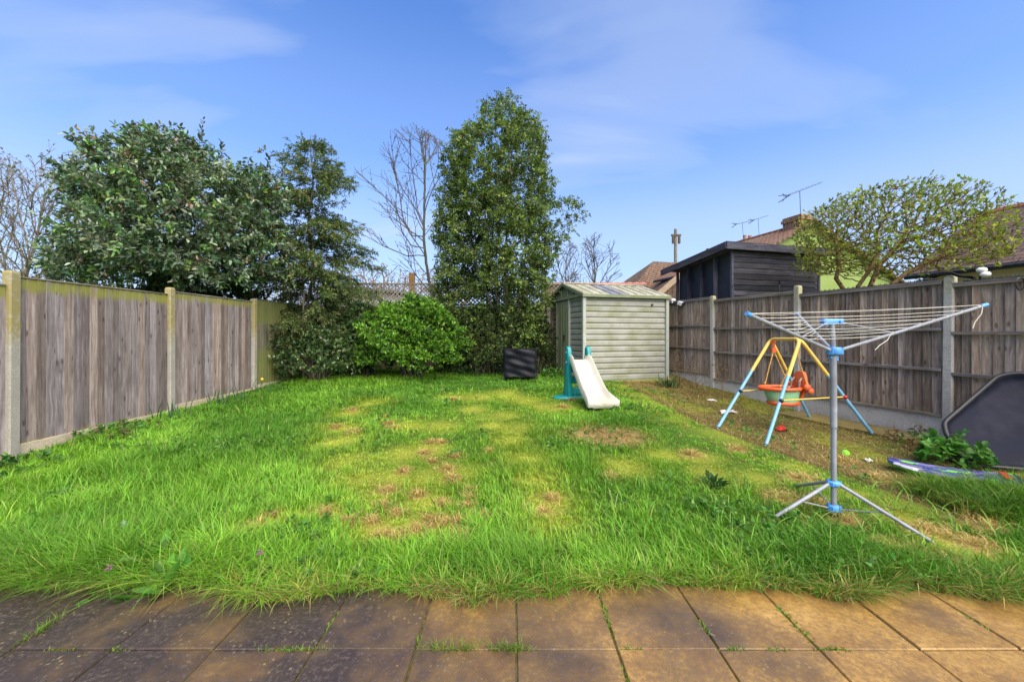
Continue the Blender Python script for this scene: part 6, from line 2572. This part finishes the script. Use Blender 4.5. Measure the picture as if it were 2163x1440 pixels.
MT['leaf_plain'] = speckle('green_stalk', (0.07, 0.14, 0.03), (0.10, 0.19, 0.04), 10, 0.6, 0.3, 0)
MT['petal'] = speckle('yellow_petal', (0.7, 0.42, 0.02), (0.8, 0.5, 0.04), 10, 0.6, 0.2, 0)
MT['petal_pink'] = speckle('mauve_petal', (0.18, 0.07, 0.13), (0.26, 0.11, 0.19), 20, 0.6, 0.2, 0)
DAF = [(0.035, 0.095, 0.045), (0.05, 0.12, 0.05), (0.045, 0.10, 0.055)]
blade_plant('daffodil', 'clump of upright daffodil leaves at the foot of the second fence post', 362, 888, 26, .34, .016, .28, DAF, 201, .09)
blade_plant('daffodil', 'spreading clump of daffodil leaves along the left gravel board', 478, 852, 40, .32, .014, .35, DAF, 202, .17)
blade_plant('daffodil', 'few daffodil leaves near the third fence post with a yellow bloom', 556, 832, 22, .36, .014, .5, DAF, 203, .15, flower=MT['petal'])
blade_plant('strappy_plant', 'dark strap-leaved plant at the metal shed corner', 1408, 818, 60, .38, .022, .95, [(0.035, 0.085, 0.025), (0.05, 0.12, 0.03)], 204, .10)
blade_plant('strappy_plant', 'loose strap-leaved clump under the tall evergreen', 985, 790, 70, .34, .016, .9, [(0.05, 0.11, 0.025), (0.07, 0.15, 0.03)], 205, .28)
blade_plant('strappy_plant', 'dark strap leaves beside the covered seat', 1148, 786, 60, .30, .018, .9, [(0.03, 0.07, 0.02), (0.06, 0.12, 0.025)], 206, .18)


def broad_weed(label, px, py, n, ll, lw, seed, cols, ang=1.05, h=.05, flower=False):
    p = on_ground(px, py)
    rr = np.random.default_rng(seed)
    t = plant('broadleaf_weed', label, 'weed', p)
    B = np.array([[p.x, p.y, p.z + .01]]) + rr.normal(0, .02, (n, 3)) * np.array([1, 1, .2])
    az = rr.uniform(0, 6.28, n)
    el = rr.uniform(.3, 1.1, n)
    D = np.stack([np.cos(az) * np.cos(el), np.sin(az) * np.cos(el), np.sin(el)], 1)
    pr = leaves(B, D, np.full(n, h), 1, ll, lw, .25, palette(n, cols, None, seed), .1, True, 0, .3, 1.2, seed + 1, .15, .004, (0.1, 0.14, 0.05))
    leaf_obj('leaves', [pr], MT['leaf'], t)
    if flower:
        m = MB()
        m.tube([(0, 0, 0), (.01, 0, .17)], .003, 5)
        m.build('stalk', MT['leaf_plain'], t)
        m = MB()
        for k in range(5):
            m.sphere((.01 + .012 * math.cos(k * 1.3), .012 * math.sin(k * 1.3), .16 + .008 * (k % 3)), .006, 6, 4)
        m.build('flower', MT['petal_pink'], t, True)


WG = [(0.06, 0.17, 0.03), (0.085, 0.21, 0.035), (0.05, 0.14, 0.03)]
broad_weed('broad-leaved dock in the long grass nearest the left of the patio', 345, 1195, 34, .12, .04, 211, [(0.05, 0.16, 0.02), (0.08, 0.22, 0.025)])
broad_weed('bright leafy thistle at the patio edge beside the dock', 348, 1258, 22, .15, .045, 212, [(0.11, 0.25, 0.04), (0.09, 0.21, 0.04)])
broad_weed('small round-leaved weed at the edge of the dark slabs', 285, 1275, 14, .07, .045, 213, WG)
broad_weed('mauve-flowered weed low at the patio edge', 226, 1262, 14, .06, .035, 214, WG, flower=True)
broad_weed('mauve-flowered weed standing in the grass above the pale tuft', 545, 1228, 12, .06, .035, 215, WG, flower=True)
broad_weed('dark rosette weed in the lawn beside the airer', 1508, 1030, 26, .10, .04, 216, [(0.035, 0.09, 0.025), (0.05, 0.12, 0.03)])
broad_weed('dark clump of clover in the lawn near the left fence', 120, 1060, 60, .06, .045, 217, [(0.04, 0.12, 0.025), (0.06, 0.16, 0.03)])


def leafy_plant(label, px, py, rad, hgt, nsp, seed, cols, ll=.075):
    p = on_ground(px, py)
    rr = np.random.default_rng(seed)
    t = plant('leafy_plant', label, 'plant', p)
    a = rr.uniform(0, 6.28, nsp)
    q = np.sqrt(rr.random(nsp))
    B = np.stack([p.x + np.cos(a) * q * rad, p.y + np.sin(a) * q * rad * .7, p.z + rr.random(nsp) * hgt * (1 - .5 * q)], 1)
    D = nrm(np.stack([np.cos(a) * q, np.sin(a) * q - .2, np.full(nsp, .8)], 1) + rr.normal(0, .3, (nsp, 3)))
    pr = leaves(B, D, np.full(nsp, .1), 5, ll, ll * .62, 1.0, palette(nsp, cols, None, seed), .1, True, 0, .2, 1.0, seed + 1, .15, .004, (0.08, 0.12, 0.03))
    leaf_obj('leaves', [pr], MT['leaf'], t)


leafy_plant('fresh green leafy plant between the fence post and the black tray', 2010, 985, .24, .34, 75, 221, [(0.07, 0.20, 0.03), (0.10, 0.26, 0.035), (0.05, 0.15, 0.03)])
leafy_plant('low leafy weed beside the strap leaves at the shed door', 1170, 795, .22, .2, 40, 222, [(0.09, 0.22, 0.03), (0.07, 0.17, 0.03)], .06)
leafy_plant('pale leafy weed in front of the covered seat', 1082, 798, .10, .08, 18, 223, [(0.12, 0.25, 0.05), (0.10, 0.2, 0.05)], .06)
leafy_plant('brown dead stems at the gravel board near the tray', 1940, 945, .35, .22, 30, 224, [(0.17, 0.10, 0.05), (0.13, 0.09, 0.04), (0.12, 0.16, 0.04)], .05)
leafy_plant('ground ivy along the left gravel board', 250, 920, .45, .10, 60, 225, [(0.06, 0.15, 0.03), (0.08, 0.19, 0.03), (0.12, 0.11, 0.04)], .05)
leafy_plant('ground ivy at the foot of the first lichened post', 30, 995, .35, .12, 50, 226, [(0.05, 0.13, 0.03), (0.07, 0.17, 0.03)], .05)


# ------------------------------------------------------------------ turf
def build_grass():
    rr = np.random.default_rng(301)
    parts = []
    DM = 1.75
    bands = [(1.95, 2.5, 560, 14, .0042), (2.5, 3.1, 400, 13, .0050), (3.1, 4.2, 250, 13, .0062), (4.2, 5.6, 160, 12, .0080), (5.6, 7.4, 115, 11, .0100), (7.4, 10.95, 75, 10, .0135)]
    for (y0, y1, dens, k, bw) in bands:
        area = 12.4 * (y1 - y0)
        n = int(area * dens * DM)
        x = rr.uniform(-5.37, 7.0, n)
        y = rr.uniform(y0, y1, n)
        ok = (x < RFX(y) - .05)
        # not under the metal shed
        c0 = at(1233.5, 805, 9.0)
        lx = (x - c0.x) * BX.x + (y - c0.y) * BX.y
        ly = (x - c0.x) * AX.x + (y - c0.y) * AX.y
        ok &= ~((lx > -.05) & (lx < 2.35) & (ly > -.05) & (ly < 2.4))
        ok &= (np.abs(x) < 1.5 * y + .6)
        ok &= y > 1.90 + .30 * fbm(x * 2.3, x * 0 + 8, 95)
        x, y = x[ok], y[ok]
        worn, dead, bare, strip, side, lr = wear(x, y)
        # thin out
        pr = 1 - .68 * np.clip(strip, 0, 1) - .95 * bare - .30 * worn
        pr *= 1 - .5 * dead
        back = sstep(9.6, 10.6, y) * .5
        keep = rr.random(len(x)) < np.clip(pr - back, .02, 1)
        x, y, worn, dead, bare, strip, side, lr = [q[keep] for q in (x, y, worn, dead, bare, strip, side, lr)]
        n = len(x)
        lush = fbm(x * .9 + 3, y * .9, 51, 3)
        tuft = fbm(x * 3.3, y * 3.3, 57, 2)
        H = .042 + .058 * sstep(.35, .75, lush) + .05 * sstep(.48, .8, tuft) + .055 * sstep(-.8, -2.6, x) + .03 * sstep(-.9, -1.8, x) * (1 - sstep(3.0, 4.2, y)) + .055 * (1 - sstep(2.25, 2.8, y))
        for fx_, fy_ in ((2.0, 2.85), (2.81, 2.56), (2.49, 2.97)):
            H *= 1 - .55 * np.exp(-((x - fx_) ** 2 + (y - fy_ + .06) ** 2) / .05)
        H *= 1 - .20 * sstep(6.5, 9, y)
        H *= (1 - .68 * worn) * (1 - .55 * np.clip(strip, 0, 1)) * (1 - .5 * dead) * (1 - .75 * bare) * .9
        near_sw = sstep(1.6, 2.3, x) * sstep(2.6, 2.9, y)
        H *= 1 - .38 * near_sw * (1 - lr)
        H = H * (1 - lr) + .23 * lr
        H *= rr.uniform(.75, 1.25, n) * (1 - .45 * sstep(-4.75, -5.2, x))
        # a fringe that flops over the slabs
        fr = 1 - sstep(2.06, 2.25, y)
        lean0 = rr.uniform(.25, .75, n) + .35 * sstep(.10, .2, H) + .35 * fr
        fa = 6.28 * fbm(x * .55, y * .55, 63, 2) * 1.6
        base_az = np.where(rr.random(n) < .5 * fr + .05, -math.pi / 2 + rr.normal(0, .5, n), fa)
        base_az = np.where(lr > .5, math.pi * .93 + rr.normal(0, .35, n), base_az)
        # tuft colour
        g = fbm(x * 1.1 + 7, y * 1.1, 71, 3)[:, None]
        g = sstep(.25, .75, g)
        c = np.array([0.085, 0.225, 0.018]) * (1 - g) + np.array([0.225, 0.445, 0.042]) * g
        c = c * (1 - .35 * lr[:, None])
        yl = np.array([0.40, 0.45, 0.055])
        dr = np.array([0.47, 0.33, 0.11])
        wn_ = np.clip(worn * 1.0 + .22 * strip + .14 * near_sw * (1 - lr) * rr.random(n), 0, 1)[:, None]
        c = c * (1 - wn_ * .88) + yl * wn_ * .88
        dd = np.clip(dead * .75 + strip * (rr.random(n) < .42) * .95 + bare * .9 + fr * (rr.random(n) < .38) * .7 + near_sw * (1 - lr) * (rr.random(n) < .16) * .8, 0, 1)[:, None]
        c = c * (1 - dd) + dr * dd
        # blades of each tuft
        m = n * k
        rep = lambda q: np.repeat(q, k, 0)
        az = rr.uniform(0, 2 * math.pi, m)
        sp = rep(.018 + .14 * H) * (1 + .8 * (bw / .0042 - 1) * .4)
        rad = np.abs(rr.normal(0, 1, m)) * sp
        bx = rep(x) + np.cos(az) * rad
        by = rep(y) + np.sin(az) * rad
        by = np.maximum(by, 1.93 + .28 * fbm(bx * 2.3, bx * 0 + 8, 95))
        vx = np.cos(az) * 1.0 + np.cos(rep(base_az)) * .55
        vy = np.sin(az) * 1.0 + np.sin(rep(base_az)) * .55
        a2 = np.arctan2(vy, vx)
        ln = rep(lean0) * rr.uniform(.4, 1.5, m)
        h = rep(H) * rr.uniform(.55, 1.3, m)
        # a few long stray blades
        lg = rr.random(m) < .02
        h = np.where(lg, h * 1.5, h)
        ln = np.where(lg, ln * 1.2, ln)
        cc = rep(c) * (1 + .22 * rr.normal(0, 1, (m, 1)).clip(-1.7, 2))
        pale = rr.random(m) < .035
        cc[pale] = np.array([0.36, 0.36, 0.13]) * rr.uniform(.6, 1.1, (pale.sum(), 1))
        cc = np.clip(cc * (1 + .07 * rr.normal(0, 1, (m, 3))), .004, .8)
        gz_ = gnd(bx, by)
        p = np.stack([bx, by, np.where(by < 2.2, np.maximum(gz_, .0), gz_) - .006], 1)
        w = bw * rr.uniform(.65, 1.25, m)
        parts.append(blades(p, h, w, a2, ln, cc, 2 if y0 > 3.0 else 3, 5))
    # broader arching blades near the patio
    n = 5200
    x = rr.uniform(-4.2, 4.6, n)
    y = 2.12 + 1.5 * rr.random(n) ** 1.5
    worn, dead, bare, strip, side, lr = wear(x, y)
    keep = (rr.random(n) < 1 - worn - dead - strip) & (np.abs(x) < 1.4 * y + .3)
    x, y = x[keep], y[keep]
    m = len(x)
    cols = palette(m, [(0.07, 0.21, 0.02), (0.14, 0.33, 0.03), (0.20, 0.38, 0.05), (0.30, 0.36, 0.10), (0.05, 0.15, 0.02)], [3, 3, 2, 1, 2], 61)
    parts.append(blades(np.stack([x, y, gnd(x, y)], 1), rr.uniform(.08, .19, m), rr.uniform(.005, .009, m), rr.uniform(0, 6.28, m), rr.uniform(.35, 1.25, m), cols, 4, 62))
    # clover and small broad leaves through the turf
    n = 5200
    x = rr.uniform(-5.2, 3.4, n)
    y = 2.1 + 6.0 * rr.random(n) ** 1.6
    keep = (fbm(x * 1.1 + 4, y * 1.1, 99) > .52) & (np.abs(x) < 1.4 * y)
    keep &= wear(x, y)[0] < .25
    x, y = x[keep], y[keep]
    m = len(x)
    B = np.stack([x, y, gnd(x, y) + rr.uniform(.0, .05, m)], 1)
    D = nrm(np.array([0, 0, 1.0]) + rr.normal(0, .4, (m, 3)))
    parts.append(leaves(B, D, np.full(m, .05), 5, .036, .022, 1.15, palette(m, [(0.05, 0.15, 0.02), (0.08, 0.20, 0.03), (0.12, 0.24, 0.05)], None, 7), .1, False, 0, .4, 1.0, 8))
    # matted dead tufts
    px_, py_, hh, cc = [], [], [], []
    for bx, by, r in DOTS:
        k = int(60 + 800 * r)
        a = rr.uniform(0, 6.28, k)
        q = np.abs(rr.normal(0, .75, k)) * r
        px_.append(bx + np.cos(a) * q * 1.25)
        py_.append(by + np.sin(a) * q)
    x, y = np.concatenate(px_), np.concatenate(py_)
    m = len(x)
    p = np.stack([x, y, gnd(x, y) + rr.uniform(0, .03, m)], 1)
    cols = palette(m, [(0.54, 0.39, 0.14), (0.46, 0.31, 0.10), (0.62, 0.48, 0.20), (0.28, 0.18, 0.06)], None, 9)
    parts.append(blades(p, rr.uniform(.03, .075, m), np.interp(y, [2, 8], [.0035, .010]), rr.uniform(0, 6.28, m), rr.uniform(.8, 1.9, m), cols, 2, 6))
    # straw and thatch over the worn strip and the bare patch
    n = 90000
    x = rr.uniform(1.0, 6.2, n)
    y = rr.uniform(2.3, 9.6, n)
    worn, dead, bare, strip, side, lr = wear(x, y)
    keep = (rr.random(n) < np.clip(strip * .5 + bare * .7, 0, 1)) & (x < RFX(y) - .05)
    x, y = x[keep], y[keep]
    m = len(x)
    p = np.stack([x, y, gnd(x, y) + rr.uniform(-.003, .014, m)], 1)
    cols = palette(m, [(0.34, 0.23, 0.09), (0.24, 0.15, 0.06), (0.44, 0.33, 0.15), (0.16, 0.10, 0.04), (0.20, 0.25, 0.04)], [3, 3, 2.5, 2, 2.5], 19)
    parts.append(blades(p, rr.uniform(.02, .075, m), np.interp(y, [2.5, 9], [.004, .011]), rr.uniform(0, 6.28, m), rr.uniform(1.0, 2.2, m), cols, 2, 7))
    # fringe of dead stems at the patio edge
    n = 5200
    x = rr.uniform(-5, 6, n)
    x = x[fbm(x * 1.7, x * 0 + 4, 91) > .42]
    m = len(x)
    y = 1.93 + .30 * fbm(x * 2.3, x * 0 + 8, 95) + np.abs(rr.normal(0, .04, m))
    p = np.stack([x, y, np.maximum(gnd(x, y), 0) + .002], 1)
    cols = palette(m, [(0.40, 0.28, 0.12), (0.5, 0.40, 0.2), (0.28, 0.16, 0.06), (0.2, 0.26, 0.05)], None, 29)
    parts.append(blades(p, rr.uniform(.05, .13, m), np.full(m, .0034), -math.pi / 2 + rr.normal(0, .8, m), rr.uniform(.7, 1.6, m), cols, 3, 8))
    V, l, c, C = merge(parts)
    o = link('grass', np_mesh('grass', V, l, c, MT['grass'], C))
    tag(o, 'long uneven lawn grass with yellowed and dead patches', 'grass', kind='stuff')
    # moss and tiny tufts in the slab joints
    S = 0.449
    parts = []
    spots = [(80, 1330, .10), (140, 1368, .06), (600, 1369, .16), (250, 1368, .05), (935, 1364, .08), (985, 1362, .07), (1060, 1364, .07), (1085, 1366, .05), (1110, 1366, .05), (1285, 1290, .08), (1278, 1280, .05), (1295, 1315, .06), (1335, 1369, .04),
             (1325, 1432, .05), (1492, 1318, .05), (1637, 1369, .05), (1680, 1295, .06), (1712, 1335, .06), (1755, 1380, .05), (1785, 1385, .04), (2090, 1308, .06), (640, 1370, .1), (690, 1320, .05), (1575, 1400, .04), (880, 1350, .05), (2135, 1280, .07)]
    for i, (px, py, s) in enumerate(spots):
        k = int(900 * s)
        Y = CAMZ * FPX / (py - HY)
        cx = (px - CX) / FPX * Y
        # snap to the nearest joint
        jx = 0.020 + round((cx - 0.020) / S) * S
        jy = 1.709 + round((Y - 1.709) / S) * S
        if abs(Y - jy) < abs(cx - jx):
            ax, ay = rr.normal(0, s * .6, k), rr.normal(0, .006, k)
            cx2, cy2 = cx, jy
        else:
            ax, ay = rr.normal(0, .006, k), rr.normal(0, s * .6, k)
            cx2, cy2 = jx, Y
        x, y = cx2 + ax, np.minimum(cy2 + ay, 2.1)
        tall = i in (0, 4, 5, 6, 7)
        p = np.stack([x, y, np.full(k, -.012)], 1)
        cols = palette(k, [(0.10, 0.20, 0.02), (0.14, 0.24, 0.03), (0.16, 0.17, 0.03)], None, 40 + i)
        parts.append(blades(p, rr.uniform(.4, 1, k) * (.075 if tall else .03), np.full(k, .0035 if tall else .006), rr.uniform(0, 6.28, k), rr.uniform(.2, 1.3, k), cols, 2, 50 + i))
    V, l, c, C = merge(parts)
    o = link('joint_moss', np_mesh('joint_moss', V, l, c, MT['grass'], C))
    tag(o, 'moss and tiny grass tufts in the patio joints', 'moss', kind='stuff')


build_grass()
